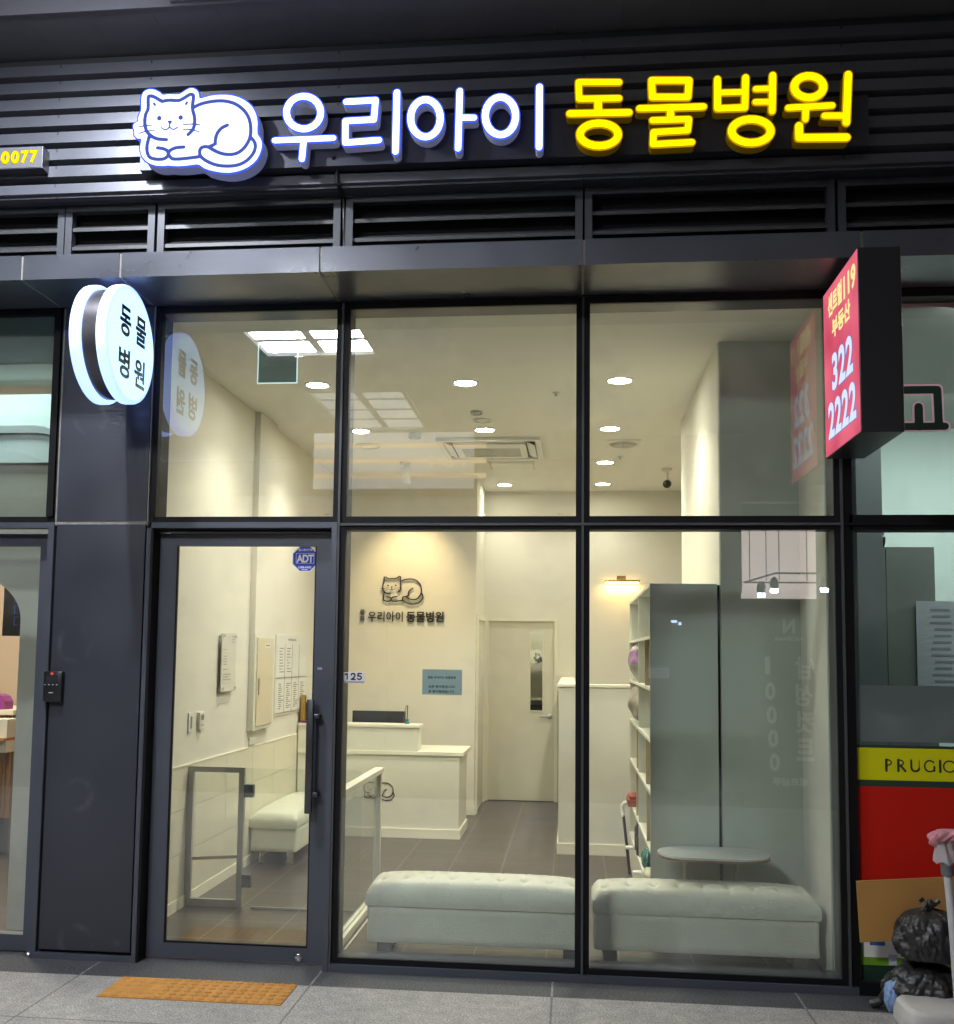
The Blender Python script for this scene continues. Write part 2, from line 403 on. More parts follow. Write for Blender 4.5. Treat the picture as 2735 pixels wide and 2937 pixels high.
# ------------------------------------------------------------------ ground
struct('pavement', MB().box(-9, 9, -6.3, -.232, -.2, 0), M_PAVE)
struct('granite_strip', MB().box(-9, 9, -.232, .10, -.2, 0.0005), M_GRAN)
struct('clinic_floor', MB().box(-2.46, 1.34, .10, 7.6, -.2, 0), M_FLOOR)
struct('ground', MB().box(-40, 40, -40, 40, -.5, -.2), mat('asphalt', (.05, .05, .05), .9, var=.2))
# tactile paving slab with rows of domes
tb = MB().box(-2.115, -1.268, -.537, -.242, 0, .005)
for i in range(17):
    for j in range(6):
        wear = .55 if i < 5 else 1.0
        tb.lathe((-2.09 + i * .0502, -.515 + j * .050, .005), 'z', [(.0165, 0), (.0145, .0045 * wear), (.009, .0066 * wear), (0.0001, .007 * wear)], 10)
single('tactile_paving', tb, mat('orange_tactile', (.40, .185, .036), .75, var=.18, vscale=14, bump=.1, bscale=120),
       'worn orange tactile paving slab with rows of raised dots before the glass door', 'tactile paving', smooth=True)

# ------------------------------------------------------------------ arcade ceiling and lamps
struct('ceiling', MB().box(-9, 9, -12, -.50, 4.78, 4.9), mat('arcade_ceiling', (.78, .78, .80), .6, var=.03, vscale=1))
sf = MB()
for x0 in np.arange(-9, 9, .33): sf.box(x0 + .0005, x0 + .3295, -.498, -.02, 4.694, 4.76)
struct('soffit', sf, mat('soffit_panel', (.125, .125, .138), .5, .2, var=.08, vscale=3))
ed_ = single('soffit_edge_trim', MB().box(-9, 9, -.512, -.500, 4.686, 4.80).box(-1.95, 1.2, -.535, -.512, 4.70, 4.72), mat('edge_trim', (.16, .16, .18), .3, .7),
       'thin metal trim along the outer edge of the dark soffit above', 'trim')
M_LP = glow('panel_light', (.93, .96, 1.0), L_PANEL); M_LP2 = glow('panel_light_dim', (.95, .97, 1.0), L_PANEL2)
M_FIX = mat('fixture_white', (.6, .6, .6), .4)
def panel_light(x0, x1, y0, y1, nx, ny, m, label):
    t = thing('ceiling_light', label, 'ceiling light', ((x0 + x1) / 2, (y0 + y1) / 2, 4.78), 'square panel lamps in the arcade ceiling')
    f = MB(); g = .10; gy = .13; dx = (x1 - x0 + g) / nx; dy = (y1 - y0 + gy) / ny
    f.box(x0 - .03, x1 + .03, y0 - .03, y1 + .03, 4.735, 4.78)
    f.box(x0 - .05, x1 + .05, y1 + .012, y1 + .03, 4.690, 4.735).box(x0 - .05, x1 + .05, y0 - .03, y0 - .012, 4.690, 4.735).box(x0 - .05, x0 - .012, y0 - .012, y1 + .012, 4.690, 4.735).box(x1 + .012, x1 + .05, y0 - .012, y1 + .012, 4.690, 4.735)  # lips added to keep grazing lamp light off the upper facade
    obj('frame', f, M_FIX, t)
    for i in range(nx):
        for j in range(ny):
            obj('diffuser', MB().box(x0 + i * dx, x0 + i * dx + dx - g, y0 + j * dy, y0 + j * dy + dy - gy, 4.725, 4.7345), m, t)
panel_light(-3.20, -2.07, -5.46, -4.64, 2, 2, M_LP, 'bright four pane ceiling lamp mirrored at the top of the glass beside the door')
panel_light(-3.15, -2.05, -9.2, -7.1, 2, 4, M_LP2, 'dim many paned ceiling lamp mirrored faintly in the upper middle glass')
def outdoor_dl(x, y, m, label, r=.075):
    t = thing('downlight', label, 'downlight', (x, y, 4.78), 'round lamps recessed in the arcade ceiling')
    obj('ring', MB().lathe((x, y, 4.78), 'z', [(r + .03, 0), (r + .03, -.012), (r, -.016), (r, -.002)], 32, caps=False), M_FIX, t, True)
    obj('lens', MB().lathe((x, y, 4.772), 'z', [(r - .001, 0), (r - .004, -.008), (.0001, -.010)], 32), m, t)
    return t
M_ODL = glow('arcade_downlight', (.95, .97, 1.0), 26)
outdoor_dl(-2.95, -5.70, M_ODL, 'small round arcade lamp behind the left half of the panel lamp')
outdoor_dl(-2.37, -5.66, M_ODL, 'small round arcade lamp behind the right half of the panel lamp')
fl = outdoor_dl(-2.50, -1.40, M_ODL, 'round arcade lamp close to the facade above the left signs')
sl = bpy.data.lights.new('spot_lamp', 'SPOT'); sl.energy = P_FRONT; sl.color = (.86, .91, 1.0); sl.spot_size = math.radians(168); sl.spot_blend = .5; sl.shadow_soft_size = .045
so = bpy.data.objects.new('spot_lamp', sl); COL.objects.link(so); so.location = (-2.50, -1.40, 4.745)
pl_ = bpy.data.lights.new('lens_glow', 'POINT'); pl_.energy = P_FRONT * .085; pl_.color = (.86, .91, 1.0); pl_.shadow_soft_size = .06  # added fill light below the lens to brighten the ceiling
po_ = bpy.data.objects.new('lens_glow', pl_); COL.objects.link(po_); po_.location = (-2.50, -1.40, 4.56)

# ------------------------------------------------------------------ facade: ribbed cladding, louvres, canopy
ZB, ZT = 3.925, 4.694
prof = []
pitch = (4.630 - 3.98) / 7
cl = thing('ribbed_cladding', 'dark ribbed metal cladding behind the glowing letters', 'wall', (0, -.1, ZB))
rib = MB()
xs_j = [-9, -5.2, -3.95, -2.688, -2.19, -1.19, .055, 1.30, 2.55, 5, 9]
rows = []
z = 3.985
rows.append((ZB, 3.979))
while z < 4.62:
    rows.append((z + .030, z + pitch - .001)); z += pitch
rows[-1] = (rows[-1][0], 4.632)
for a, b in ((-9.0, 9.0),):
    for (z0, z1) in rows:
        rib.prism([(-.15, z0 + .004), (-.15, z1), (-.115, z1 + .002), (-.095, z1 - .004), (-.095, z0 - .014), (-.128, z0 - .003)], 'x', a + .0015, b - .0015)
for a in xs_j[1:-1]:
    for (z0, z1) in rows: rib.box(a - .004, a + .004, -.1512, -.1502, z1 - .016, z1 - .001, mi=1)
obj('rib', rib, [M_CLAD, mat('notch_dark', (.02, .02, .024), .7)], cl)
obj('back_panel', MB().box(-9, 9, -.10, -.04, ZB + .002, 4.69), mat('rib_recess', (.02, .021, .025), .6), cl)
bs = MB()
for a, b in zip(xs_j[:-1], xs_j[1:]): bs.box(a + .002, b - .002, -.128, -.001, ZB - .012, ZB)
obj('bottom_soffit', bs, M_CLAD, cl)
cables = MB().tube([(-1.193, -.235, 4.03), (-1.190, -.17, 3.985), (-1.184, -.160, 3.93), (-1.187, -.09, 3.905), (-1.187, -.02, 3.918), (-1.179, -.018, 3.86), (-1.176, -.012, 3.65), (-1.178, -.018, 3.50)], .006)
cables.tube([(-1.186, -.235, 4.03), (-1.180, -.165, 3.975), (-1.178, -.155, 3.92), (-1.172, -.08, 3.906), (-1.181, -.02, 3.91), (-1.170, -.015, 3.80), (-1.168, -.012, 3.50)], .005)
single('power_cable', cables, M_BLK, 'pair of black cables hanging from the white lettering past the louvres', 'cable', smooth=True)

M_SLAT = mat('louvre_metal', (.062, .062, .065), .45, .3, var=.05, vscale=5)
vents = [(-3.95, -2.688, 'louvred vent left of the narrow vent above the neighbouring shop'), (-2.688, -2.188, 'narrow louvred vent above the grey wall column'),
         (-2.178, -1.19, 'louvred vent under the glowing cat sign'), (-1.168, .055, 'wide louvred vent under the white letters'), (.060, 1.288, 'wide louvred vent under the yellow letters'), (1.298, 2.55, 'louvred vent in shadow above the red sign')]
for x0, x1, lab in vents:
    t = thing('louver_vent', lab, 'vent', ((x0 + x1) / 2, 0, 3.49), 'louvred vents in a row above the canopy')
    fw = .040
    f = MB().box(x0 + .003, x0 + fw, -.03, .02, 3.40, 3.912).box(x1 - fw, x1 - .003, -.03, .02, 3.40, 3.912).box(x0 + fw, x1 - fw, -.029, .02, 3.878, 3.911)
    obj('frame', f, mat('vent_frame', (.05, .053, .063), .5, .2, var=.06, vscale=3), t)
    s_ = MB()
    for zl in (3.774, 3.672, 3.57, 3.47):
        s_.prism([(-.018, zl), (-.018, zl + .019), (-.014, zl + .021), (.055, zl + .060), (.055, zl + .056), (-.012, zl + .016), (-.012, zl)], 'x', x0 + fw + .001, x1 - fw - .001)
    obj('slats', s_, M_SLAT, t)
    obj('backing', MB().box(x0 + .01, x1 - .01, .07, .09, 3.40, 3.91), M_VOID, t)

can = thing('canopy', 'long dark metal canopy with jointed panels over the shopfront', 'canopy', (0, -.2, 3.37))
for a, b in zip([-9, -6, -4.0, -2.698, -2.193, -1.197, .053, 1.303, 2.56, 5], [-6, -4.0, -2.698, -2.193, -1.197, .053, 1.303, 2.56, 5, 9]):
    m_ = MB().prism([(-.425, 3.366), (-.425, 3.489), (-.05, 3.489), (-.05, 3.480), (-.416, 3.480), (-.416, 3.375), (.0, 3.375), (.0, 3.366)], 'x', a + .006, b - .006)
    obj('panel', m_, mat('canopy_panel', (.080, .084, .102), .34, .45, var=.05, vscale=3, rvar=.08), can)
for xj in (-2.698, -2.193, -1.197, .053, 1.303, 2.56): obj('joint', MB().box(xj - .0055, xj + .0055, -.421, .0, 3.3675, 3.486), M_CAULK, can)

# ------------------------------------------------------------------ column between the shops
cc = thing('wall_column', 'dark grey metal clad column left of the glass door', 'column', (-2.43, 0, 0))
def smudge(m):
    n = m.node_tree.nodes; l = m.node_tree.links; b = n['Principled BSDF']; src = b.inputs['Base Color'].links[0].from_socket
    tc = n.new('ShaderNodeTexCoord'); sp = n.new('ShaderNodeMapping'); sp.inputs['Scale'].default_value = (1, .01, 1); l.new(tc.outputs['Object'], sp.inputs[0])
    vo = n.new('ShaderNodeTexVoronoi'); vo.inputs['Scale'].default_value = 2.6; vo.inputs['Randomness'].default_value = .6; l.new(sp.outputs[0], vo.inputs['Vector'])
    no = n.new('ShaderNodeTexNoise'); no.inputs['Scale'].default_value = 7; no.inputs['Detail'].default_value = 7; l.new(tc.outputs['Object'], no.inputs['Vector'])
    ad = n.new('ShaderNodeMath'); ad.operation = 'MULTIPLY_ADD'; ad.inputs[1].default_value = .16; l.new(no.outputs['Fac'], ad.inputs[0]); l.new(vo.outputs['Distance'], ad.inputs[2])
    cr = n.new('ShaderNodeValToRGB'); e = cr.color_ramp.elements; e[0].position = .24; e[0].color = (0, 0, 0, 1); e[1].position = .30; e[1].color = (1, 1, 1, 1)
    k = e.new(.36); k.color = (0, 0, 0, 1); l.new(ad.outputs[0], cr.inputs[0])
    mu = n.new('ShaderNodeMath'); mu.operation = 'MULTIPLY'; mu.inputs[1].default_value = .32; l.new(cr.outputs[0], mu.inputs[0])
    mk = n.new('ShaderNodeMapRange'); mk.inputs[1].default_value = .42; mk.inputs[2].default_value = .62; l.new(no.outputs['Fac'], mk.inputs[0])
    m2 = n.new('ShaderNodeMath'); m2.operation = 'MULTIPLY'; l.new(mu.outputs[0], m2.inputs[0]); l.new(mk.outputs[0], m2.inputs[1])
    mx = n.new('ShaderNodeMixRGB'); mx.inputs[2].default_value = (.16, .16, .17, 1); l.new(m2.outputs[0], mx.inputs[0]); l.new(src, mx.inputs[1]); l.new(mx.outputs[0], b.inputs['Base Color'])
smudge(M_PANEL)
obj('upper_panel', MB().box(-2.672, -2.187, -.004, .10, 2.222, 3.362), M_PANEL, cc)
obj('lower_panel', MB().box(-2.668, -2.190, -.004, .10, .048, 2.204), M_PANEL, cc)
obj('base_frame', MB().box(-2.705, -2.157, -.008, .14, 0.001, .030).box(-2.705, -2.685, -.008, .14, .030, 2.185).box(-2.18, -2.157, -.008, .14, .030, 2.185), M_DARK, cc)
obj('core', MB().box(-2.70, -2.16, .02, .20, .03, 3.366), M_BLACK, cc)
obj('sealant', MB().box(-2.682, -2.674, -.002, .02, 2.2, 3.36).box(-2.185, -2.178, -.002, .02, 2.2, 3.36).box(-2.672, -2.187, -.001, .02, 2.2045, 2.2215), M_CAULK, cc)
tm = thing('access_terminal', 'black wall mounted access control terminal on left edge of the column', 'access terminal', (-2.635, -.03, 1.36))
obj('body', MB().box(-2.690, -2.590, -.040, -.0045, 1.285, 1.443, .008), M_BLK, tm, True)
obj('screen', MB().box(-2.672, -2.612, -.0415, -.0402, 1.385, 1.420), mat('terminal_screen', (.03, .03, .035), .12), tm)
obj('logo', MB().box(-2.650, -2.636, -.0416, -.0402, 1.424, 1.437), mat('red_mark', (.55, .06, .05), .4, emis=(.8, .1, .08), estr=.35), tm)
for q in range(4): obj('key', MB().box(-2.682 + q * .021, -2.674 + q * .021, -.0412, -.0402, 1.372, 1.376), mat('key_print', (.45, .45, .45), .4), tm)
obj('sensor', MB().box(-2.656, -2.634, -.0412, -.0402, 1.331, 1.336), mat('key_print'), tm)

# ------------------------------------------------------------------ storefront
sw = thing('shop_window', 'black framed clinic shop window wall with glass door at left', 'shop window', (-.4, .05, 0))
V1, V2, V3 = -1.173, .0565, 1.298
fr = MB()
fr.box(-2.157, 1.335, .03, .17, 3.328, 3.3655)                                            # head
fr.box(V1 - .003, 1.335, -.006, .17, .001, .036).box(V1 + .01, 1.335, .03, .17, .036, .062)     # sill
fr.box(-2.157, V1 - .035, .03, .17, 2.247, 2.2475)
obj('frame', fr, M_DARK, sw)
mu = MB()
for v, a in ((V1, .034), (V2, .034), (V3, .036)): pass
for v in (V1, V2, V3):
    mm = MB().box(v - .034, v + .034, .03, .15, .062, 3.328)
    mm.box(v - .0055, v + .0055, -.004, .03, .036, 3.3655)
    obj('mullion', mm, [M_FRAMEIN], sw)
gk = MB()
for v in (V1, V2, V3):
    gk.box(v - .034, v - .0056, .010, .0299, .040, 3.3655).box(v + .0056, v + .034, .010, .0299, .040, 3.3655)
for a, b in ((V1 + .034, V2 - .034), (V2 + .034, V3 - .034)):
    gk.box(a, b, .010, .0299, 2.179, 2.1985).box(a, b, .010, .0299, 2.2105, 2.246).box(a, b, .010, .0299, 3.327, 3.3655).box(a, b, .012, .0299, .0362, .064)
gk.box(-2.155, V1 - .034, .010, .0299, 2.2165, 2.246).box(-2.155, V1 - .034, .010, .0299, 3.327, 3.3655).box(-2.176, -2.145, .010, .0299, 2.2165, 3.3655)
obj('gasket', gk, M_BLACK, sw)
tr = MB().box(V1 + .034, V2 - .034, .03, .115, 2.179, 2.246).box(V2 + .034, V3 - .034, .03, .115, 2.179, 2.246).box(-2.145, V1 - .034, .03, .115, 2.20, 2.246)
tr.box(V1 + .0056, V2 - .0056, -.004, .030, 2.1985, 2.2105).box(V2 + .0056, V3 - .0056, -.004, .030, 2.1985, 2.2105)
obj('transom', tr, M_FRAMEIN, sw)
for lab, a, b, z0, z1 in ((None, -2.145, V1 - .034, 2.246, 3.328), (None, V1 + .034, V2 - .034, 2.246, 3.328), (None, V2 + .034, V3 - .034, 2.246, 3.328),
                      (None, V1 + .034, V2 - .034, .062, 2.179), (None, V2 + .034, V3 - .034, .062, 2.179)):
    obj('window_pane', MB().box(a - .004, b + .004, .034, .046, z0 - .003, z1 + .003), M_GLASS, sw)
# door surround (jambs and head) and door leaf
obj('door_surround', MB().box(-2.1565, -1.179, -.008, .06, 2.186, 2.2155).box(-1.207, -1.179, -.008, .13, 0.001, 2.186), M_DARK, sw)
obj('door_recess', MB().box(-2.156, -1.207, .06, .14, 2.176, 2.186).box(-2.1565, -2.145, -.004, .12, .001, 2.186), M_BLACK, sw)
dx0, dx1, gx0, gx1, gz0, gz1 = -2.142, -1.212, -2.050, -1.305, .081, 2.102
dl = MB().box(dx0, gx0, .085, .125, .008, 2.168).box(gx1, dx1, .085, .125, .008, 2.168).box(gx0, gx1, .085, .125, .008, gz0).box(gx0, gx1, .085, .125, gz1, 2.168)
dl.box(dx0 + .042, dx0 + .0435, .0845, .0855, .01, 2.16)
door = obj('door', dl, M_DARK, sw)
obj('door_glass', MB().box(gx0 - .002, gx1 + .002, .100, .110, gz0 - .002, gz1 + .002), M_GLASS, door)
obj('glazing_bead', MB().box(gx0, gx1, .0875, .0995, gz0, gz0 + .009).box(gx0, gx0 + .007, .0875, .0995, gz0 + .009, gz1).box(gx1 - .007, gx1, .0875, .0995, gz0 + .009, gz1), M_BLACK, door)
hd = MB().box(-1.322, -1.286, .018, .043, .752, 1.320, .004).box(-1.295, -1.258, .030, .0845, 1.223, 1.246, .003).box(-1.295, -1.258, .030, .0845, .834, .857, .003)
obj('handle', hd, mat('dark_steel_handle', (.09, .09, .095), .3, .8), door, True)
obj('lock', MB().lathe((-1.349, .085, .036), (0, -1, 0), [(.020, 0), (.020, .006), (.015, .010), (.009, .010), (.008, .012), (.0001, .012)], 24), M_CHROME, door, True)
obj('door_label', MB().box(-1.286, -1.262, .0835, .0848, 1.468, 1.480), mat('label_grey', (.30, .33, .36), .5), door)
obj('closer_gap', MB().box(-2.09, -1.212, .088, .112, 2.1695, 2.1745), mat('gap_strip', (.55, .48, .38), .6), door)
obj('hinge_plate', MB().box(-2.08, -1.99, .075, .1205, 2.1692, 2.1756), M_STEEL, door)
# stickers and plates on the glass
st = thing('security_sticker', 'blue octagonal ADT security sticker in upper corner of the glass door', 'sticker', (-1.367, .098, 2.037))
def octagon(cx, cz, r): return [(cx + r * math.cos(math.pi / 8 + k * math.pi / 4), cz + r * math.sin(math.pi / 8 + k * math.pi / 4)) for k in range(8)]
obj('white_border', MB().prism(octagon(-1.368, 2.037, .0725), 'y', .0970, .0995), M_PAPER, st)
obj('blue_face', MB().prism(octagon(-1.368, 2.037, .0675), 'y', .0962, .0969), mat('sticker_blue', (.01, .035, .40), .35), st)
obj('lettering', text('ADT', 'lettering', M_PAPER, (-1.368, .0958, 2.038), **FACE_OUT, wid=.090, hei=.042, bold=.035, spacing=.9), None, st)
obj('lettering', text('캡스경비구역', 'lettering', M_PAPER, (-1.368, .0958, 2.083), **FACE_OUT, wid=.072, hei=.013, bold=.02), None, st)
obj('lettering', text('1588-6400', 'lettering', M_PAPER, (-1.368, .0958, 1.993), **FACE_OUT, wid=.066, hei=.012, bold=.02), None, st)
obj('lettering', MB().box(-1.384, -1.352, .0956, .0961, 1.979, 1.982).box(-1.416, -1.414, .0956, .0961, 2.012, 2.066).box(-1.322, -1.320, .0956, .0961, 2.012, 2.066).box(-1.414, -1.322, .0956, .0961, 2.012, 2.0135).box(-1.414, -1.322, .0956, .0961, 2.0645, 2.066), M_PAPER, st)
np_ = thing('number_plate', 'small white house number plate reading 125 on the window edge', 'number plate', (-1.083, .03, 1.433))
obj('plate', MB().box(-1.139, -1.031, .0295, .0335, 1.414, 1.459, .001), mat('plate_white', (.66, .66, .68), .35), np_)
obj('strip', MB().box(-1.139, -1.031, .0285, .0335, 1.4045, 1.4135), mat('plate_grey', (.30, .30, .36), .3), np_)
def dig(x, z, w_, h_, pts): return ([(x + a * w_, z + b * h_) for a, b in pts], .0072)
D2 = [(-.5, .22), (-.40, .44), (-.1, .5), (.25, .45), (.42, .25), (.38, .02), (.1, -.22), (-.5, -.5), (.5, -.5)]
D5 = [(.45, .5), (-.36, .5), (-.44, .05), (-.1, .12), (.25, .06), (.45, -.16), (.36, -.40), (.05, -.5), (-.3, -.47), (-.5, -.36)]
obj('digits', solid(outline([dig(-1.119, 1.4375, .012, .030, [(-.9, .28), (0, .5), (0, -.5)]), dig(-1.088, 1.4375, .021, .030, D2), dig(-1.056, 1.4375, .021, .030, D5)], step=.0012), .0006, 'digits', M_INK, (0, .0288, 0), XR, ZU), None, np_)
nn = thing('paper_notice', 'pale blue paper notice with Korean lines taped inside the middle window', 'notice', (-.640, .05, 1.415))
obj('sheet', MB().box(-.740, -.540, .0475, .0483, 1.352, 1.478), mat('blue_paper', (.52, .64, .64), .7), nn)
for s_, z_, w_ in (('중동 우리아이 동물병원', 1.438, .140), ('오픈 준비중입니다!', 1.3925, .134), ('곧 찾아뵙겠습니다.', 1.3685, .134)):
    obj('lettering', text(s_, 'lettering', M_INK, (-.642, .0470, z_), **FACE_OUT, wid=w_, hei=.0135, bold=.022), None, nn)
gm = [(-1.2385, 2.262), (-.001 - .052, 2.262), (-1.128, 2.262)]
for k_, (x_, z_) in enumerate(gm):
    lab_ = ['tiny printed glass mark in the corner of the pane above the door', 'tiny printed glass mark by the bright pane edge next to the middle mullion', 'tiny triangular glass mark at the lower left of the middle upper pane'][k_]
    g_ = MB().prism([(x_ - .012, z_ - .004), (x_ - .006, z_ - .004), (x_ - .009, z_ + .003)], 'y', .0335, .0339)
    if k_ < 2: g_.box(x_ - .003, x_ + .013, .0335, .0339, z_ - .005, z_ - .0043).box(x_ - .003, x_ + .013, .0335, .0339, z_ + .0025, z_ + .003).box(x_ + .0124, x_ + .013, .0335, .0339, z_ - .0043, z_ + .0025)
    single('glass_mark', g_, mat('print_grey', (.08, .08, .07), .6), lab_, 'mark', 'printed marks on the glass')
# ------------------------------------------------------------------ illuminated signs
YS = -.300                                     # front plane of the channel letters
M_LW = glow('white_letter_face', (.84, .90, 1.0), 2.0)
M_LY = glow('yellow_letter_face', (1.0, .80, .0), 1.75)
M_RIMB = glow('blue_letter_edge', (.035, .10, 1.0), 1.5)
M_RIMY = glow('amber_letter_edge', (1.0, .52, .0), .62)
M_SIDEW = milky('white_letter_side', (.52, .52, .56), .055, (.75, .8, 1.0), .2)
M_SIDEY = milky('yellow_letter_side', (.30, .20, .006), .02, (1, .7, 0), .2)
def to_plane(pts, org, k, Y=YS):
    return [tuple(PY(org[0] + x / k, org[1] + y / k, Y)[[0, 2]]) for x, y in pts]
def W2(s): return to_plane(s, (700, 150), 1.851)
def Y3(s): return to_plane(s, (1500, 100), 1.4988)
el = ellipse
WL = {'우': ([(el(315, 320, 91, 87), 41), ([(161, 468), (473, 455)], 35), ([(316, 462), (306, 566)], 38)],),
      '리': ([([(541, 263), (697, 254), (688, 357), (537, 365), (536, 480), (715, 466)], 38), ([(810, 214), (803, 526)], 40)],),
      '아': ([(el(962, 350, 79, 99), 41), ([(1144, 206), (1135, 510)], 38), ([(1143, 347), (1220, 347)], 36)],),
      '이': ([(el(1360, 338, 81, 100), 41), ([(1567, 184), (1565, 503)], 39)],)}
YL = {'동': ([([(412, 203), (238, 203), (240, 275), (412, 272)], 27), ([(322, 280), (322, 332)], 32), ([(200, 338), (455, 333)], 29), (el(326, 428, 82, 49), 32)],),
      '물': ([([(552, 195), (713, 195), (708, 267), (555, 267), (552, 195)], 29), ([(500, 316), (775, 308)], 28), ([(633, 312), (633, 358)], 30), ([(556, 367), (712, 362), (707, 410), (560, 418), (558, 470), (725, 461)], 27)],),
      '병': ([([(835, 190), (835, 316), (953, 312), (956, 183)], 28), ([(838, 248), (952, 245)], 24), ([(1073, 173), (1070, 327)], 28), ([(1000, 232), (1068, 230)], 24), ([(998, 288), (1068, 287)], 24), (el(980, 413, 84, 51), 32)],),
      '원': ([(el(1228, 223, 63, 47), 32), ([(1140, 313), (1328, 303)], 26), ([(1216, 310), (1213, 362)], 26), ([(1296, 347), (1388, 347)], 26), ([(1397, 170), (1389, 376)], 30), ([(1186, 391), (1186, 442), (1390, 440)], 32)],)}
mpx = 5.0 / FL                                  # metres per source pixel at the sign
ls = thing('lettering_sign', 'glowing white and yellow Korean letters on a dark mounting bar over the shop', 'shop sign', (-.6, -.2, 4.0))
def letter(strokes, conv, k, face, rim, side, parent):
    st_ = [(conv(p), wd / k * mpx) for p, wd in strokes]
    body = obj('letter', solid(outline(st_, step=.004, grow=.0022), .072, 'letter', side, (0, YS + .0015, 0), XR, ZU, .0), None, parent)
    obj('edge_glow', solid(outline(st_, step=.004, grow=.0052), .006, 'edge_glow', rim, (0, YS + .0006, 0), XR, ZU, .0), None, body)
    obj('lit_face', solid(outline(st_, step=.004, grow=-.0010), .002, 'lit_face', face, (0, YS - .0012, 0), XR, ZU, .0), None, body)
for ch, (stk,) in WL.items(): letter(stk, W2, 1.851, M_LW, M_RIMB, M_SIDEW, ls)
for ch, (stk,) in YL.items(): letter(stk, Y3, 1.4988, M_LY, M_RIMY, M_SIDEY, ls)
bar = MB().box(-1.66, 1.40, -.2245, -.152, 3.985, 4.235)
obj('mounting_bar', bar, mat('sign_bar', (.028, .03, .042), .45, .3), ls)

CK = 3.856
def C0(s, Y=YS - .02): return to_plane(s, (340, 230), CK, Y)
cat_out = [(245, 330), (247, 200), (272, 130), (330, 98), (400, 103), (460, 133), (490, 160), (570, 150), (665, 155), (720, 120), (790, 85), (850, 95), (888, 140), (902, 198), (1000, 172), (1120, 158), (1250, 165), (1370, 205), (1470, 280), (1520, 370), (1540, 470), (1537, 590), (1570, 640), (1588, 710), (1570, 800), (1520, 890), (1430, 965), (1320, 1010), (1200, 1028), (1080, 1015), (960, 985), (880, 935), (780, 945), (650, 955), (545, 946), (500, 952), (420, 950), (340, 925), (280, 880), (245, 820), (233, 740), (248, 655), (205, 650), (170, 612), (172, 570), (155, 520), (168, 478), (210, 455), (215, 400)]
c_ = catmull
cat_lines = [
    (c_([(480, 238), (390, 185), (350, 178), (328, 195), (327, 320), (300, 380), (289, 470), (308, 560), (350, 610), (420, 650), (530, 660)]), 36),
    (c_([(480, 238), (560, 223), (665, 228), (740, 190), (790, 160), (822, 165), (828, 200), (816, 310), (838, 400), (841, 480), (820, 550), (768, 605)]), 36),
    (c_([(830, 302), (920, 262), (1040, 237), (1160, 232), (1280, 260), (1380, 330), (1440, 420), (1461, 520), (1457, 620), (1430, 690), (1380, 760), (1310, 810), (1220, 825), (1120, 808), (1010, 755)]), 36),
    (c_([(1203, 500), (1140, 530), (1090, 590), (1070, 660), (1072, 706)]) + c_([(1072, 706), (1035, 725), (995, 742)]), 36),
    (c_([(1458, 632), (1500, 680), (1513, 740), (1490, 810), (1420, 890), (1320, 940), (1200, 953), (1080, 940), (980, 900), (912, 850), (895, 800), (910, 755), (950, 737), (1000, 745), (1060, 780), (1120, 808)]), 36),
    (c_([(340, 625), (315, 720), (315, 790), (340, 850), (400, 875), (490, 875), (540, 845), (548, 800), (510, 765), (430, 750)]), 36),
    (c_([(722, 742), (640, 748), (580, 772), (552, 810), (570, 850), (610, 875), (720, 870), (885, 850)]), 36),
    ([(450, 422), (450, 423)], 50), ([(686, 415), (686, 416)], 50),
    ([(392, 260), (403, 276)], 24), ([(756, 248), (745, 266)], 24),
    ([(548, 458), (584, 458), (566, 480), (548, 458)], 16), ([(566, 458), (566, 478)], 18),
    (c_([(564, 485), (562, 518), (540, 543), (505, 548), (470, 525)]), 12), (c_([(562, 518), (590, 543), (620, 545), (654, 520)]), 12)]
cat_fine = [(c_([(220, 520), (300, 506), (375, 507)]), 7), (c_([(228, 592), (300, 568), (408, 556)]), 7), (c_([(712, 496), (800, 488), (903, 497)]), 7), (c_([(712, 547), (800, 549), (888, 572)]), 7)]
cs = thing('cat_sign', 'glowing white lightbox sign shaped as a lying smiling cat', 'cat sign', (-1.9, -.2, 4.1))
op = C0(c_(cat_out, True, 5))
pm = 4.97 / FL / CK
body = obj('body', solid(outline([], [(op, .001)], step=.005), .095, 'body', M_SIDEW, (0, YS - .0185, 0), XR, ZU), None, cs)
obj('edge_glow', solid(outline([], [(op, .0045)], step=.005), .006, 'edge_glow', M_RIMB, (0, YS - .0194, 0), XR, ZU), None, body)
obj('lit_face', solid(outline([], [(op, -.002)], step=.005), .002, 'lit_face', glow('cat_face', (.88, .92, 1.0), 1.5), (0, YS - .0212, 0), XR, ZU), None, cs)
M_LINE = glow('blue_line_art', (.07, .115, .52), 1.0)
lines = [(C0(p), wd * pm * 1.12) for p, wd in cat_lines] + [(C0(p), max(wd, 11) * pm) for p, wd in cat_fine]
obj('line_art', solid(outline(lines, step=.0035), .0015, 'line_art', M_LINE, (0, YS - .0232, 0), XR, ZU), None, cs)
obj('mounting_bar', MB().box(-2.20, -1.662, -.2245, -.152, 4.00, 4.235), MATS['sign_bar'], cs)

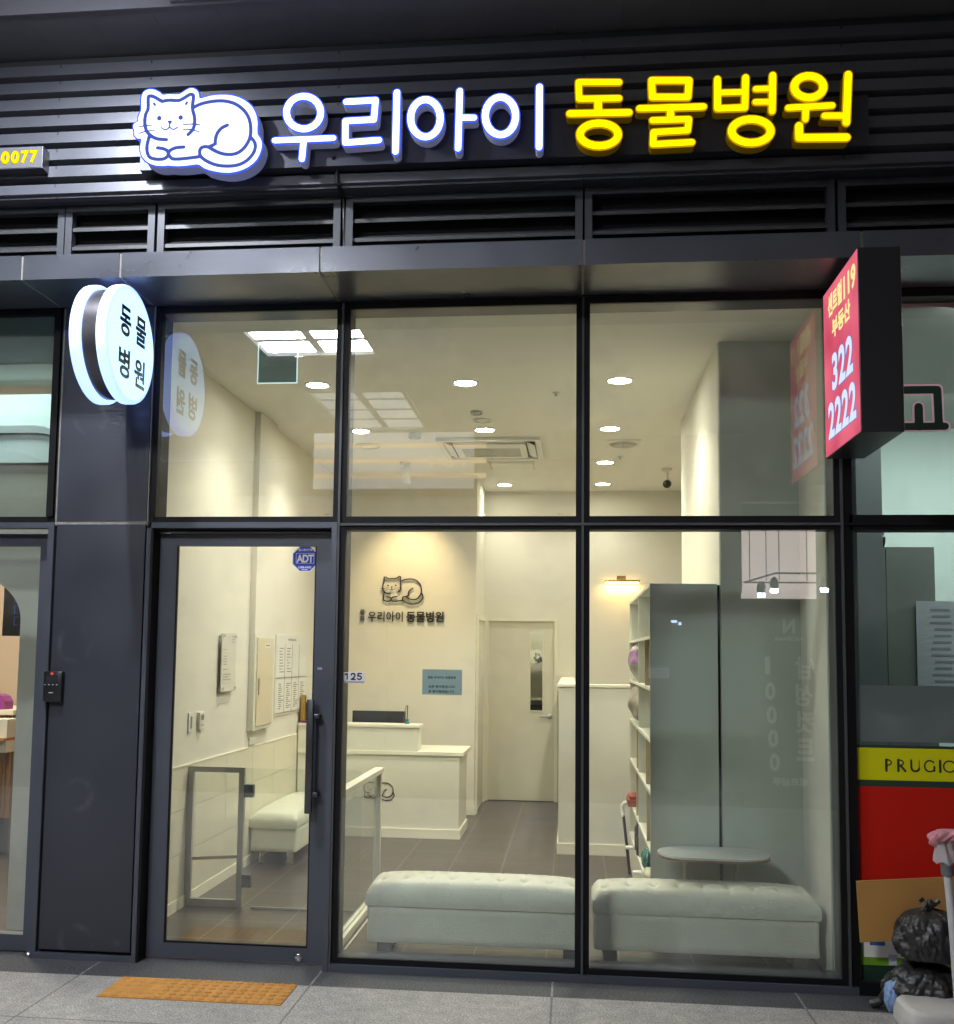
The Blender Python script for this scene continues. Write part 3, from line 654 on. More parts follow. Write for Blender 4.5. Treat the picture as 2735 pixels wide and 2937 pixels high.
# boxed phone number sign at the left edge
pb = thing('phone_sign', 'boxed sign ending in yellow glowing 0077 at the left edge', 'sign', (-2.95, -.19, 4.09))
obj('box', MB().box(-4.6, -2.728, -.222, -.152, 4.035, 4.153, .002), mat('sign_box', (.07, .07, .08), .4, .4, var=.03), pb)
obj('face_panel', MB().box(-4.596, -2.731, -.2245, -.2222, 4.039, 4.1495), mat('sign_face', (.115, .115, .125), .42, .3, var=.03), pb)
M_YG = glow('yellow_number', (1.0, .82, .0), 1.6)
for i_, (x0_, x1_) in enumerate(((-2.952, -2.926), (-2.922, -2.873), (-2.868, -2.820), (-2.815, -2.770), (-2.766, -2.722))):
    ch = '-0077'[i_]; cx_ = (x0_ + x1_) / 2 - .030; wd_ = (x1_ - x0_)
    z_ = 4.096 if ch != '-' else 4.088
    obj('digit_rim', text(ch, 'digit_rim', M_RIMY, (cx_, -.2260, z_), **FACE_OUT, wid=wd_ * 1.0, hei=.072 if ch != '-' else .017, depth=.001, bold=.052), None, pb)
    obj('digit', text(ch, 'digit', M_YG, (cx_, -.2285, z_), **FACE_OUT, wid=wd_ * .90, hei=.066 if ch != '-' else .012, depth=.002, bold=.034), None, pb)

# round projecting sign
rs = thing('round_sign', 'round white glowing double disc sign with navy Korean letters projecting from the column', 'round sign', (-2.24, -.36, 3.05))
rc = (-.355, 3.048); R0 = .289
M_OPAL = milky('opal_acrylic', (.62, .68, .80), 1.6, (.30, .44, 1.0), .4)
M_OPALF = milky('opal_face', (.62, .68, .78), 1.25, (.44, .76, 1.0), .3)
for x0_, x1_, sgn in ((-2.205, -2.150, 1), (-2.335, -2.280, -1)):
    L = x1_ - x0_
    pf = [(.0001, 0), (R0 - .008, 0), (R0 - .002, .004), (R0, .012), (R0, L - .012), (R0 - .003, L - .004), (R0 - .012, L), (.0001, L)]
    dsk = obj('disc', MB().lathe((x0_, rc[0], rc[1]), 'x', pf, 72), M_OPAL, rs, True)
    xf_ = x1_ + .0012 if sgn > 0 else x0_ - .0012
    obj('lit_face', MB().lathe((x1_ + .0002 if sgn > 0 else x0_ - .0012, rc[0], rc[1]), 'x', [(R0 - .022, 0), (R0 - .022, .001)], 72), M_OPALF, dsk)
obj('core', MB().lathe((-2.2802, rc[0], rc[1]), 'x', [(R0 - .022, 0), (R0 - .022, .0754)], 64), mat('sign_core', (.10, .095, .10), .28, .7), rs, True)
obj('bracket', MB().box(-2.262, -2.222, -.12, -.004, 3.085, 3.115).box(-2.262, -2.222, -.12, -.004, 2.975, 3.005).box(-2.27, -2.214, -.012, -.0045, 2.955, 3.135), M_BLK, rs)
for ch, yy, zz in (('동', -.436, 3.142), ('물', -.252, 3.142), ('병', -.436, 2.937), ('원', -.252, 2.930)):
    obj('letter', text(ch, 'letter', M_NAVY, (-2.1475, yy, zz), (0, 1, 0), ZU, wid=.130, hei=.146, depth=.001, bold=.026), None, rs)
    obj('letter', text(ch, 'letter', M_NAVY, (-2.3375, -.71 - yy, zz), (0, -1, 0), ZU, wid=.130, hei=.146, depth=.001, bold=.026), None, rs)

# red lightbox projecting at the right
rd = thing('red_lightbox', 'projecting black lightbox with glowing pink red face of yellow and white writing', 'lightbox sign', (1.305, -.36, 2.9))
bx = MB().box(1.217, 1.395, -.676, -.052, 2.512, 3.316, .003)
obj('box', bx, mat('lightbox_black', (.010, .010, .012), .35), rd)
def redmat():
    m = bpy.data.materials.new('red_face'); m.use_nodes = True; n = m.node_tree.nodes; l = m.node_tree.links; n.remove(n['Principled BSDF'])
    tc = n.new('ShaderNodeTexCoord'); no = n.new('ShaderNodeTexNoise'); no.inputs['Scale'].default_value = 3.2; no.inputs['Detail'].default_value = 1
    l.new(tc.outputs['Object'], no.inputs['Vector'])
    cr = n.new('ShaderNodeValToRGB'); cr.color_ramp.elements[0].position = .35; cr.color_ramp.elements[1].position = .68
    cr.color_ramp.elements[0].color = (*rgb('#cc4e68'), 1); cr.color_ramp.elements[1].color = (*rgb('#ef7186'), 1)
    l.new(no.outputs['Fac'], cr.inputs[0]); e = n.new('ShaderNodeEmission'); l.new(cr.outputs[0], e.inputs[0]); e.inputs[1].default_value = 1.0
    l.new(e.outputs[0], n['Material Output'].inputs[0]); return m
M_RED = redmat()
for xf_, sg in ((1.2165, -1), (1.3954, 1)):
    face = obj('lit_face', MB().box(*sorted((xf_, xf_ + sg * (.0015 if sg < 0 else -.0003))), -.672, -.056, 2.517, 3.311), M_RED, rd)
RGT = (0, -1, 0)
M_YT = glow('yellow_print', (1.0, .88, .36), 1.0); M_BT = glow('white_print', (.74, .84, 1.0), 1.0); M_BO = glow('violet_outline', (.30, .25, .85), .75)
xt = 1.2142
for s_, y0_, y1_, zb, zt_, mm_, hh in (('센트럴', -.150, -.412, 3.168, 3.275, M_YT, 1), ('119', -.440, -.645, 3.160, 3.268, M_YT, 1), ('부동산', -.222, -.548, 3.048, 3.140, M_YT, 1)):
    obj('lettering', text(s_, 'lettering', mm_, (xt, (y0_ + y1_) / 2, (zb + zt_) / 2), RGT, ZU, wid=abs(y1_ - y0_), hei=zt_ - zb, depth=.0006, bold=.04), None, rd)
for s_, y0_, y1_, zb, zt_ in (('322', -.212, -.580, 2.800, 2.975), ('2222', -.127, -.618, 2.588, 2.758)):
    obj('lettering', text(s_, 'lettering', M_BO, (xt + .0004, (y0_ + y1_) / 2, (zb + zt_) / 2), RGT, ZU, wid=abs(y1_ - y0_) + .012, hei=zt_ - zb + .008, depth=.0006, bold=.055, spacing=1.08), None, rd)
    obj('lettering', text(s_, 'lettering', M_BT, (xt - .0012, (y0_ + y1_) / 2, (zb + zt_) / 2), RGT, ZU, wid=abs(y1_ - y0_), hei=zt_ - zb, depth=.0006, bold=.030, spacing=1.08), None, rd)
for b_ in ((1.29, 1.32, -.052, -.007, 3.20, 3.24), (1.29, 1.32, -.052, -.007, 2.60, 2.64), (1.275, 1.335, -.40, -.20, 3.316, 3.362)): obj('bracket', MB().box(*b_), M_BLK, rd)
# ------------------------------------------------------------------ clinic interior: shell
CZ = 3.35
XL, XRW = -2.36, 1.262
struct('clinic_ceiling', MB().box(-2.46, 1.34, .115, 7.6, CZ, CZ + .1), M_CEIL)
lw = thing('left_wall', 'cream side wall with pale tiled lower part and panels hung on it', 'wall', (XL, 2.5, 0))
obj('plaster', MB().box(XL - .10, XL, .12, 5.25, 0, CZ), M_WALL, lw)
wt = MB()
for i in range(9):
    y0 = .14 + i * .60
    for j in range(3):
        y1 = min(y0 + .597, 3.84)
        if y1 > y0: wt.box(XL + .0005, XL + .009, y0, y1, .07 + j * .262, .07 + j * .262 + .2595)
obj('tile_wainscot', wt, M_WTILE, lw)
obj('grout', MB().box(XL + .0003, XL + .006, .14, 3.84, .06, .852), mat('tile_grout', (.34, .31, .25), .8), lw)
obj('cap_trim', MB().box(XL + .0003, XL + .012, .14, 3.84, .8525, .860), M_TRIM, lw)
obj('skirting', MB().box(XL + .0003, XL + .016, .14, 3.84, .0005, .068), M_TRIM, lw)
lg = thing('logo_wall', 'warm lit cream wall carrying the cat logo behind the reception desk', 'wall', (-1.6, 5.25, 0))
obj('plaster', MB().box(XL, -.937, 5.25, 6.328, 0, CZ), mat('warm_wallpaper', (.77, .735, .64), .75, var=.02, vscale=1.5), lg)
obj('skirting', MB().box(-1.30, -.925, 5.238, 5.2495, .0005, .085).box(-.9365, -.925, 5.2495, 5.33, .0005, .085), M_TRIM, lg)
obj('side_opening', MB().box(-.9365, -.915, 5.34, 5.40, 0, 1.96).box(-.9365, -.915, 6.20, 6.26, 0, 1.96).box(-.9365, -.915, 5.40, 6.20, 1.91, 1.96), M_TRIM, lg)
obj('side_door', MB().box(-.9365, -.930, 5.401, 6.199, .005, 1.909), M_WALL2, lg)
bw = thing('back_wall', 'plain cream wall at the far end with a door and a wall lamp', 'wall', (.2, 6.33, 0))
DX0, DX1, WX0, WX1, WZ0, WZ1 = -.888, -.180, -.436, -.304, .965, 1.795
obj('plaster', MB().box(-.937, DX0 - .04, 6.33, 6.43, 0, CZ).box(DX1 + .04, 1.40, 6.33, 6.43, 0, CZ).box(DX0 - .04, DX1 + .04, 6.33, 6.43, 1.955, CZ), M_WALL, bw)
dr = obj('door', MB().box(DX0, WX0, 6.345, 6.385, .008, 1.925).box(WX1, DX1, 6.345, 6.385, .008, 1.925).box(WX0, WX1, 6.345, 6.385, .008, WZ0).box(WX0, WX1, 6.345, 6.385, WZ1, 1.925), mat('beige_door', (.72, .68, .56), .5, var=.03, vscale=6), bw)
obj('frame', MB().box(DX0 - .039, DX0 - .001, 6.318, 6.40, 0, 1.954).box(DX1 + .001, DX1 + .039, 6.318, 6.40, 0, 1.954).box(DX0 - .001, DX1 + .001, 6.318, 6.40, 1.927, 1.954), M_TRIM, dr)
obj('window', MB().box(WX0 - .008, WX0, 6.338, 6.344, WZ0 - .008, WZ1 + .008).box(WX1, WX1 + .008, 6.338, 6.344, WZ0 - .008, WZ1 + .008).box(WX0, WX1, 6.338, 6.344, WZ0 - .008, WZ0).box(WX0, WX1, 6.338, 6.344, WZ1, WZ1 + .008), M_TRIM, dr)
obj('pane', MB().box(WX0 + .001, WX1 - .001, 6.362, 6.366, WZ0 + .001, WZ1 - .001), M_GLASSB, dr)
obj('handle', MB().lathe((-.222, 6.3445, .905), (0, -1, 0), [(.027, 0), (.027, .006), (.012, .010), (.012, .045), (.0001, .046)], 24).box(-.335, -.215, 6.293, 6.305, .896, .914, .004), M_STEEL, dr, True)
# store room seen through the narrow door window
single('store_room_wall', MB().box(-1.2, .6, 7.5, 7.58, 0, CZ), M_WALL, 'pale wall of the store room glimpsed through the narrow door window', 'wall')
sr = thing('store_shelf', 'white shelf glimpsed through the narrow door window', 'shelf', (-.36, 7.1, 0))
for z_ in (.60, 1.05, 1.455): obj('board', MB().box(-.9, .2, 7.0, 7.45, z_, z_ + .022), M_WHITE, sr)
obj('cupboard_door', MB().box(-.9, -.352, 7.0, 7.02, 1.62, 2.1).box(-.346, .2, 7.0, 7.02, 1.62, 2.1), M_WHITE, sr)
obj('dark_base', MB().box(-.9, .2, 6.99, 7.0, .1, 1.0), mat('dark_cupboard', (.05, .045, .04), .5), sr)
crum = MB()
crum.grid(lambda u, v: (-.42 + .13 * u + .012 * math.sin(9 * v + 3 * u), 7.05 + .08 * math.sin(math.pi * u) * math.sin(math.pi * v) * -1 + .008 * math.sin(17 * u + 11 * v), 1.48 + .10 * v + .012 * math.sin(14 * u)), 14, 10)
single('plastic_bag', crum, mat('clear_bag', (.5, .5, .5), .2), 'crumpled clear bag on the store room shelf behind the door window', 'bag', smooth=True)
stl = bpy.data.lights.new('store_lamp', 'POINT'); stl.energy = 60; stl.color = (1, .92, .78); stl.shadow_soft_size = .1
sto = bpy.data.objects.new('store_lamp', stl); COL.objects.link(sto); sto.location = (-.3, 6.75, 2.9)
hw = thing('half_wall', 'waist high cream partition with a pale top cap in the middle of the room', 'partition', (.2, 3.4, 0))
obj('body', MB().box(-.095, 1.262, 3.33, 3.45, .001, 1.308).box(-.095, .03, 3.45, 6.31, .001, 1.308), M_WALL2, hw)
obj('cap', MB().box(-.105, 1.262, 3.32, 3.46, 1.309, 1.332, .002).box(-.105, .04, 3.461, 6.31, 1.309, 1.332, .002), M_TRIM, hw)
obj('skirting', MB().box(-.107, .44, 3.318, 3.3295, .0005, .085).box(-.107, -.0955, 3.3295, 6.31, .0005, .085), M_TRIM, hw)
rp = thing('right_pillar', 'grey boxed out wall pier from floor to ceiling beside the bookshelf', 'pillar', (1.04, 1.8, 0))
obj('front_face', MB().box(.832, XRW, .798, .82, 0, CZ), M_GREYL, rp)
obj('side_face', MB().box(.828, .85, .82, 2.86, 0, CZ), M_WALL, rp)
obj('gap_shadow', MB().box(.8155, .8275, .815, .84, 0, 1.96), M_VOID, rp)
obj('end_face', MB().box(.85, XRW, 2.84, 2.86, 0, CZ), M_WALL, rp)
rw = thing('right_wall', 'cream side wall at the right end of the window', 'wall', (XRW + .05, 3, 0))
obj('plaster', MB().box(XRW, 1.336, .18, 6.33, 0, CZ), M_WALL, rw)
obj('end_trim', MB().box(XRW - .004, 1.336, .152, .1795, 0.001, CZ), mat('grey_trim', (.40, .43, .39), .45), rw)
# ceiling fittings
M_DLB = glow('downlight_back', (1.0, .93, .78), L_DOWN * .5)
def downlight(x, y, label, r=.075):
    t = thing('downlight', label, 'downlight', (x, y, CZ), 'recessed downlights in the clinic ceiling')
    obj('ring', MB().lathe((x, y, CZ - .0002), 'z', [(r + .016, 0), (r + .014, -.006), (r, -.007), (r - .004, -.001)], 36, caps=False), M_WHT, t, True)
    obj('lens', MB().lathe((x, y, CZ - .0012), 'z', [(r - .003, 0), (.0001, -.0005)], 36), M_DL, t)
    l = bpy.data.lights.new('lamp', 'SPOT'); l.energy = P_DOWN; l.color = (1.0, .92, .77); l.spot_size = math.radians(128); l.spot_blend = .7; l.shadow_soft_size = .06
    lo = bpy.data.objects.new('lamp', l); COL.objects.link(lo); lo.location = (x, y, CZ - .015); lo.parent = t; lo.matrix_parent_inverse = Matrix.Translation(-Vector(t.location))
    return t
d0 = downlight(-1.700, 1.62, 'round downlight beside the mirrored ceiling lamp, left in the front row')
for x, y, l_ in ((-.700, 1.62, 'round downlight in the front row, middle window'), (.31, 1.62, 'round downlight in the front row, right window'),
                 (-1.700, 3.10, 'round downlight in the second row beside the middle mullion at left'), (-.690, 3.10, 'round downlight just in front of the ceiling air conditioner'), (.30, 3.10, 'round downlight in the second row, in front of the square ceiling speaker'),
                 (.31, 4.58, 'round downlight in the third row between the speaker and the back wall'), (-.70, 5.85, 'round downlight in the back row behind the air conditioner'), (.325, 5.83, 'round downlight in the back row, right window')):
    q_ = dup(d0, (x + 1.700, y - 1.62, 0), l_)
    if y > 5.5:
        for c_ in q_.children:
            if c_.name.startswith('lens'): c_.data = c_.data.copy(); c_.data.materials[0] = M_DLB
            if c_.type == 'LIGHT': c_.data = c_.data.copy(); c_.data.energy = P_DOWN * .30
M_MESHG = brick_mat('grille_mesh', (.16, .155, .13), (.19, .18, .15), (.62, .60, .52), .030, .014, .004, .6, (0, 0, 0), .05, 20, .5, 0)
ac = thing('air_conditioner', 'white four way ceiling cassette air conditioner with mesh grille', 'air conditioner', (-.69, 3.83, CZ))
p = MB(); ax0, ax1, ay0, ay1 = -1.125, -.255, 3.39, 4.27
p.box(ax0, ax1, ay0, ay0 + .045, 3.318, 3.3495).box(ax0, ax1, ay1 - .045, ay1, 3.318, 3.3495).box(ax0, ax0 + .045, ay0 + .045, ay1 - .045, 3.318, 3.3495).box(ax1 - .045, ax1, ay0 + .045, ay1 - .045, 3.318, 3.3495)
p.box(ax0 + .13, ax1 - .13, ay0 + .13, ay0 + .30, 3.312, 3.3495).box(ax0 + .13, ax1 - .13, ay1 - .20, ay1 - .13, 3.312, 3.3495)
p.box(ax0 + .13, ax0 + .185, ay0 + .30, ay1 - .20, 3.312, 3.3495).box(ax1 - .185, ax1 - .13, ay0 + .30, ay1 - .20, 3.312, 3.3495)
obj('panel', p, M_WHT, ac)
obj('grille', MB().box(ax0 + .186, ax1 - .186, ay0 + .301, ay1 - .201, 3.316, 3.33), M_MESHG, ac)
for (a, b, c, d) in ((ax0 + .15, ax1 - .15, ay0 + .05, ay0 + .12), (ax0 + .15, ax1 - .15, ay1 - .12, ay1 - .05)):
    obj('louver', MB().box(a, b, c, d, 3.322, 3.328), mat('ac_flap', (.50, .49, .44), .45), ac)
for (a, b, c, d) in ((ax0 + .05, ax0 + .12, ay0 + .15, ay1 - .15), (ax1 - .12, ax1 - .05, ay0 + .15, ay1 - .15)):
    obj('louver', MB().prism([(a, 3.335), (b, 3.305), (b, 3.310), (a, 3.340)], 'y', c, d), M_WHT, ac)
obj('slot', MB().box(ax0 + .046, ax1 - .046, ay0 + .046, ay1 - .046, 3.340, 3.3495), mat('ac_slot', (.06, .06, .055), .7), ac)
ah = thing('ceiling_hatch', 'white rectangular access hatch behind the air conditioner', 'hatch', (-.555, 4.69, CZ))
obj('frame', MB().box(-.775, -.335, 4.50, 4.515, 3.338, 3.3495).box(-.775, -.335, 4.865, 4.88, 3.338, 3.3495).box(-.775, -.760, 4.515, 4.865, 3.338, 3.3495).box(-.350, -.335, 4.515, 4.865, 3.338, 3.3495), M_TRIM, ah)
obj('lid', MB().box(-.752, -.358, 4.523, 4.857, 3.335, 3.3495), M_WHITE, ah)
def sq_speaker(x, y, label):
    t = thing('ceiling_speaker', label, 'speaker', (x, y, CZ))
    obj('frame', MB().box(x - .142, x + .142, y - .155, y + .155, 3.340, 3.3496, .002), M_WHT, t)
    obj('cone', MB().lathe((x, y, 3.3398), 'z', [(.118, 0), (.116, -.004), (.100, -.003), (.092, -.016), (.05, -.024), (.0001, -.027)], 36), mat('speaker_cone', (.48, .46, .38), .6), t, True)
sq_speaker(.432, 3.70, 'square white ceiling speaker plate with a round centre')
def disc(name, x, y, r, h, m, label, cat, group=None):
    t = thing(name, label, cat, (x, y, CZ), group)
    obj('rim', MB().lathe((x, y, CZ - .0003), 'z', [(r, 0), (r, -h), (r * .86, -h * 1.2), (r * .84, -h * .3), (.0001, -h * .3)], 32), m, t, True)
    obj('centre', MB().lathe((x, y, CZ - h * .4), 'z', [(r * .6, 0), (r * .55, -h * .7), (.0001, -h * .8)], 28), m, t, True)
    return t
disc('air_vent', -.682, 2.75, .070, .010, M_WHT, 'round white ceiling air vent just before the middle downlight', 'vent')
disc('fire_detector', -.70, 2.46, .045, .018, mat('detector', (.50, .49, .45), .5), 'small grey fire detector on ceiling in front of the round vent', 'detector')
disc('fire_detector', -1.275, 3.235, .055, .030, MATS['detector'], 'white fire detector right of the mullion on the ceiling', 'detector')
disc('air_vent', -1.75, 3.70, .115, .012, M_WHT, 'large round ceiling air vent left of the air conditioner', 'vent')
for (x, y, l_) in ((.435, 4.315, 'tiny sprinkler head behind the square speaker'), (-.107, 1.925, 'tiny sprinkler head between the front downlights')):
    single('sprinkler', MB().lathe((x, y, CZ - .0004), 'z', [(.028, 0), (.026, -.004), (.010, -.006), (.008, -.022), (.016, -.024), (.0001, -.026)], 20), M_STEEL, l_, 'sprinkler', 'sprinkler heads', True)
sp_ = thing('spotlight', 'white cylinder spotlight on ceiling aimed at the logo wall', 'spotlight', (-1.55, 4.5, CZ))
obj('base', MB().lathe((-1.55, 4.52, CZ - .0004), 'z', [(.055, 0), (.055, -.018), (.012, -.022), (.012, -.075), (.0001, -.075)], 24), M_WHT, sp_, True)
obj('head', MB().lathe((-1.545, 4.50, 3.285), Vector((0, .25, -1)), [(.040, -.02), (.042, 0), (.042, .135), (.036, .138), (.034, .12), (.0001, .12)], 28), M_WHT, sp_, True)
def aim(name, typ, loc, to, energy, col, **kw):
    l = bpy.data.lights.new(name, typ); l.energy = energy; l.color = col
    for k, v in kw.items(): setattr(l, k, v)
    o = bpy.data.objects.new(name, l); COL.objects.link(o); o.location = loc
    o.rotation_euler = (Vector(to) - Vector(loc)).to_track_quat('-Z', 'Y').to_euler(); return o
aim('logo_spot', 'SPOT', (-1.545, 4.545, 3.13), (-1.60, 5.25, 2.25), 75, (1.0, .72, .38), spot_size=math.radians(72), spot_blend=.9, shadow_soft_size=.03)
cv = thing('security_camera', 'small black dome security camera under the ceiling near the pier', 'camera', (.90, 4.95, CZ))
obj('mount', MB().lathe((.905, 4.95, CZ - .0004), 'z', [(.05, 0), (.05, -.02), (.015, -.03), (.015, -.13), (.0001, -.13)], 20), M_WHT, cv, True)
obj('eye', MB().lathe((.905, 4.93, 3.20), (-.35, -1, -.3), [(.0001, -.04), (.035, -.03), (.042, 0), (.034, .03), (.0001, .045)], 20), M_BLK, cv, True)
wl = thing('wall_lamp', 'slim brass picture lamp glowing warm on the back wall', 'wall lamp', (.538, 6.33, 2.36))
brass = mat('brass', (.55, .36, .12), .25, 1.0)
obj('bar', MB().cyl((.345, 6.245, 2.366), (.732, 6.245, 2.366), .013, 16), brass, wl, True)
obj('arm', MB().box(.505, .512, 6.245, 6.3295, 2.375, 2.383).box(.563, .570, 6.245, 6.3295, 2.375, 2.383).box(.49, .585, 6.316, 6.3297, 2.370, 2.425), brass, wl)
obj('tube_light', MB().box(.362, .715, 6.238, 6.252, 2.342, 2.351), glow('warm_tube', (1.0, .55, .17), 30), wl)
aim('lamp_wash', 'AREA', (.538, 6.27, 2.338), (.538, 6.31, 1.6), 2.6, (1.0, .58, .20), shape='RECTANGLE', size=.36, size_y=.02)
ex = thing('exit_sign', 'edge lit clear acrylic sign plate hanging from ceiling beside the door', 'hanging sign', (-1.80, .62, 3.27))
ex0, ex1, ezb = PY(737, 1101, .62)[0], PY(852, 1101, .62)[0], PY(800, 1100, .62)[2]
obj('plate', MB().box(ex0 + .006, ex1 - .006, .617, .623, ezb + .006, 3.346), glass('tinted_acrylic', (.42, .53, .60), 1.5), ex)
eg = glow('edge_light', (.72, .95, 1.0), 1.1)
obj('lit_edge', MB().box(ex0, ex0 + .0055, .616, .624, ezb, 3.346).box(ex1 - .0055, ex1, .616, .624, ezb, 3.346).box(ex0 + .0055, ex1 - .0055, .616, .624, ezb, ezb + .0055), eg, ex)

# ------------------------------------------------------------------ on the walls
an = thing('acrylic_notice', 'narrow clear acrylic notice board with four metal studs on left wall', 'notice board', (XL, 1.85, 1.48))
obj('plate', MB().box(XL + .022, XL + .030, 1.70, 2.005, 1.285, 1.682, .002), mat('acrylic_pale', (.70, .68, .60), .15), an)
pr = MB()
for z_, a_, b_ in ((1.655, .20, .265), (1.635, .21, .265), (1.618, .20, .265), (1.565, .03, .10), (1.520, .03, .11), (1.502, .03, .10), (1.484, .03, .105), (1.466, .03, .11), (1.432, .03, .13), (1.398, .03, .20), (1.380, .03, .16), (1.362, .03, .20)):
    pr.box(XL + .0302, XL + .0308, 1.70 + a_, 1.70 + b_, z_, z_ + .0075)
for z_ in (1.545, 1.340): pr.box(XL + .0302, XL + .0308, 1.73, 1.98, z_, z_ + .0015)
obj('print', pr, mat('print_faint', (.34, .32, .27), .6), an)
for y_, z_ in ((1.725, 1.660), (1.982, 1.660), (1.725, 1.307), (1.982, 1.307)):
    obj('stud', MB().cyl((XL + .0003, y_, z_), (XL + .040, y_, z_), .010, 16), M_CHROME, an, True)
sw_ = thing('light_switch', 'tall white light switch on the left wall', 'switch', (XL, 1.21, 1.11))
obj('plate', MB().box(XL + .0003, XL + .010, 1.17, 1.245, 1.052, 1.172, .002), M_WHT, sw_)
obj('rocker', MB().box(XL + .0101, XL + .014, 1.200, 1.222, 1.075, 1.150), mat('rocker_grey', (.32, .31, .27), .4), sw_)
th = thing('thermostat', 'small white thermostat remote next to the light switch', 'thermostat', (XL, 1.38, 1.11))
obj('body', MB().box(XL + .0003, XL + .022, 1.335, 1.425, 1.060, 1.168, .003), M_WHT, th)
obj('display', MB().box(XL + .0222, XL + .0228, 1.355, 1.405, 1.118, 1.152), mat('lcd', (.16, .18, .15), .3), th)
obj('buttons', MB().box(XL + .0222, XL + .0232, 1.358, 1.372, 1.080, 1.092).box(XL + .0222, XL + .0232, 1.388, 1.402, 1.080, 1.092), MATS['rocker_grey'], th)
eb = thing('electrical_cabinet', 'tall beige electrical cabinet on the left wall with conduit box above', 'cabinet', (XL, 2.65, 1.33))
EBX = XL + .046
obj('body', MB().box(XL + .0003, EBX, 2.40, 2.905, .978, 1.690, .002), M_WALL2, eb)
obj('door', MB().box(EBX + .0003, EBX + .008, 2.448, 2.868, 1.008, 1.662, .002), mat('cabinet_beige', hx('#d8ccb0'), .45), eb)
obj('handle', MB().box(EBX + .008, EBX + .016, 2.478, 2.500, 1.24, 1.36), M_STEEL, eb)
obj('label', MB().box(EBX + .0082, EBX + .0092, 2.63, 2.78, 1.590, 1.622), M_PAPER, eb)
obj('label_text', MB().box(EBX + .0093, EBX + .0097, 2.65, 2.76, 1.601, 1.611), mat('grey_print', (.22, .21, .19), .6), eb)
obj('conduit_box', MB().box(XL + .0003, XL + .042, 2.40, 2.86, 1.6905, CZ - .001), M_WALL, eb)
single('wall_socket', MB().box(XL + .0003, XL + .011, 2.45, 2.62, .868, .925, .002), M_WHT, 'white wall socket just under the electrical cabinet', 'socket')
ib = thing('information_board', 'white information board with two rows of paper sheets on left wall', 'notice board', (XL, 3.6, 1.37))
obj('board', MB().box(XL + .0003, XL + .010, 3.10, 4.08, 1.045, 1.700, .002), M_WHT, ib)
obj('header', MB().box(XL + .0102, XL + .0112, 3.44, 3.74, 1.645, 1.680), M_PAPER, ib)
obj('lettering', text('INFORMATION', 'lettering', M_INK, (XL + .0116, 3.59, 1.6625), (0, 1, 0), ZU, wid=.26, hei=.020, bold=.01), None, ib)
for row, (z0, z1) in enumerate(((1.355, 1.625), (1.070, 1.335))):
    for c in range(4):
        y0 = 3.135 + c * .232
        sh = obj('sheet', MB().box(XL + .0102, XL + .0112, y0, y0 + .222, z0, z1), M_PAPER, ib)
        if not (row == 0 and c > 1):
            q = MB(); rr = random.Random(row * 7 + c)
            for k in range(9 if row == 0 else 13):
                a = y0 + .05 + rr.random() * .02; q.box(XL + .0113, XL + .0116, a, a + .06 + rr.random() * .09, z1 - .04 - k * (.024 if row == 0 else .0165), z1 - .033 - k * (.024 if row == 0 else .0165))
            obj('print', q, MATS['grey_print'], sh)
obj('rails', MB().box(XL + .0103, XL + .013, 3.12, 4.06, 1.345, 1.352).box(XL + .0103, XL + .013, 3.12, 4.06, 1.060, 1.067).box(XL + .0103, XL + .013, 3.3585, 3.3655, 1.067, 1.625).box(XL + .0103, XL + .013, 3.5905, 3.5975, 1.067, 1.625).box(XL + .0103, XL + .013, 3.8225, 3.8295, 1.067, 1.625), MATS['rocker_grey'], ib)
# logo on the back wall
def cat_to(x0, x1, z0, z1):
    P = np.array([q for s, _ in cat_lines for q in s]); lo = P.min(0) - 18; hi = P.max(0) + 18
    sx = (x1 - x0) / (hi[0] - lo[0]); sz = (z1 - z0) / (hi[1] - lo[1]); k = (sx + sz) / 2
    return ([([(x0 + (x - lo[0]) * sx, z1 - (y - lo[1]) * sz) for x, y in s], w_ * k) for s, w_ in cat_lines], [([(x0 + (x - lo[0]) * sx, z1 - (y - lo[1]) * sz) for x, y in s], max(w_, 9) * k) for s, w_ in cat_fine])
lc = thing('wall_logo', 'raised black line cat logo with Korean clinic name on the warm lit wall', 'wall logo', (-1.68, 5.25, 2.1))
a_, b_ = cat_to(-1.880, -1.460, 2.046, 2.334)
obj('cat_outline', solid(outline(a_ + b_, step=.0022), .010, 'cat_outline', M_INK, (0, 5.225, 0), XR, ZU), None, lc)
obj('lettering', text('우리아이', 'lettering', M_INK, (-1.842, 5.225, 1.926), XR, ZU, wid=.352, hei=.102, depth=.012, bold=.008), None, lc)
obj('lettering', text('동물병원', 'lettering', M_INK, (-1.443, 5.225, 1.926), XR, ZU, wid=.375, hei=.108, depth=.012, bold=.022), None, lc)
obj('lettering', text('중', 'lettering', M_INK, (-2.075, 5.225, 1.966), XR, ZU, wid=.050, hei=.054, depth=.012, bold=.03), None, lc)
obj('lettering', text('동', 'lettering', M_INK, (-2.075, 5.225, 1.900), XR, ZU, wid=.050, hei=.054, depth=.012, bold=.03), None, lc)

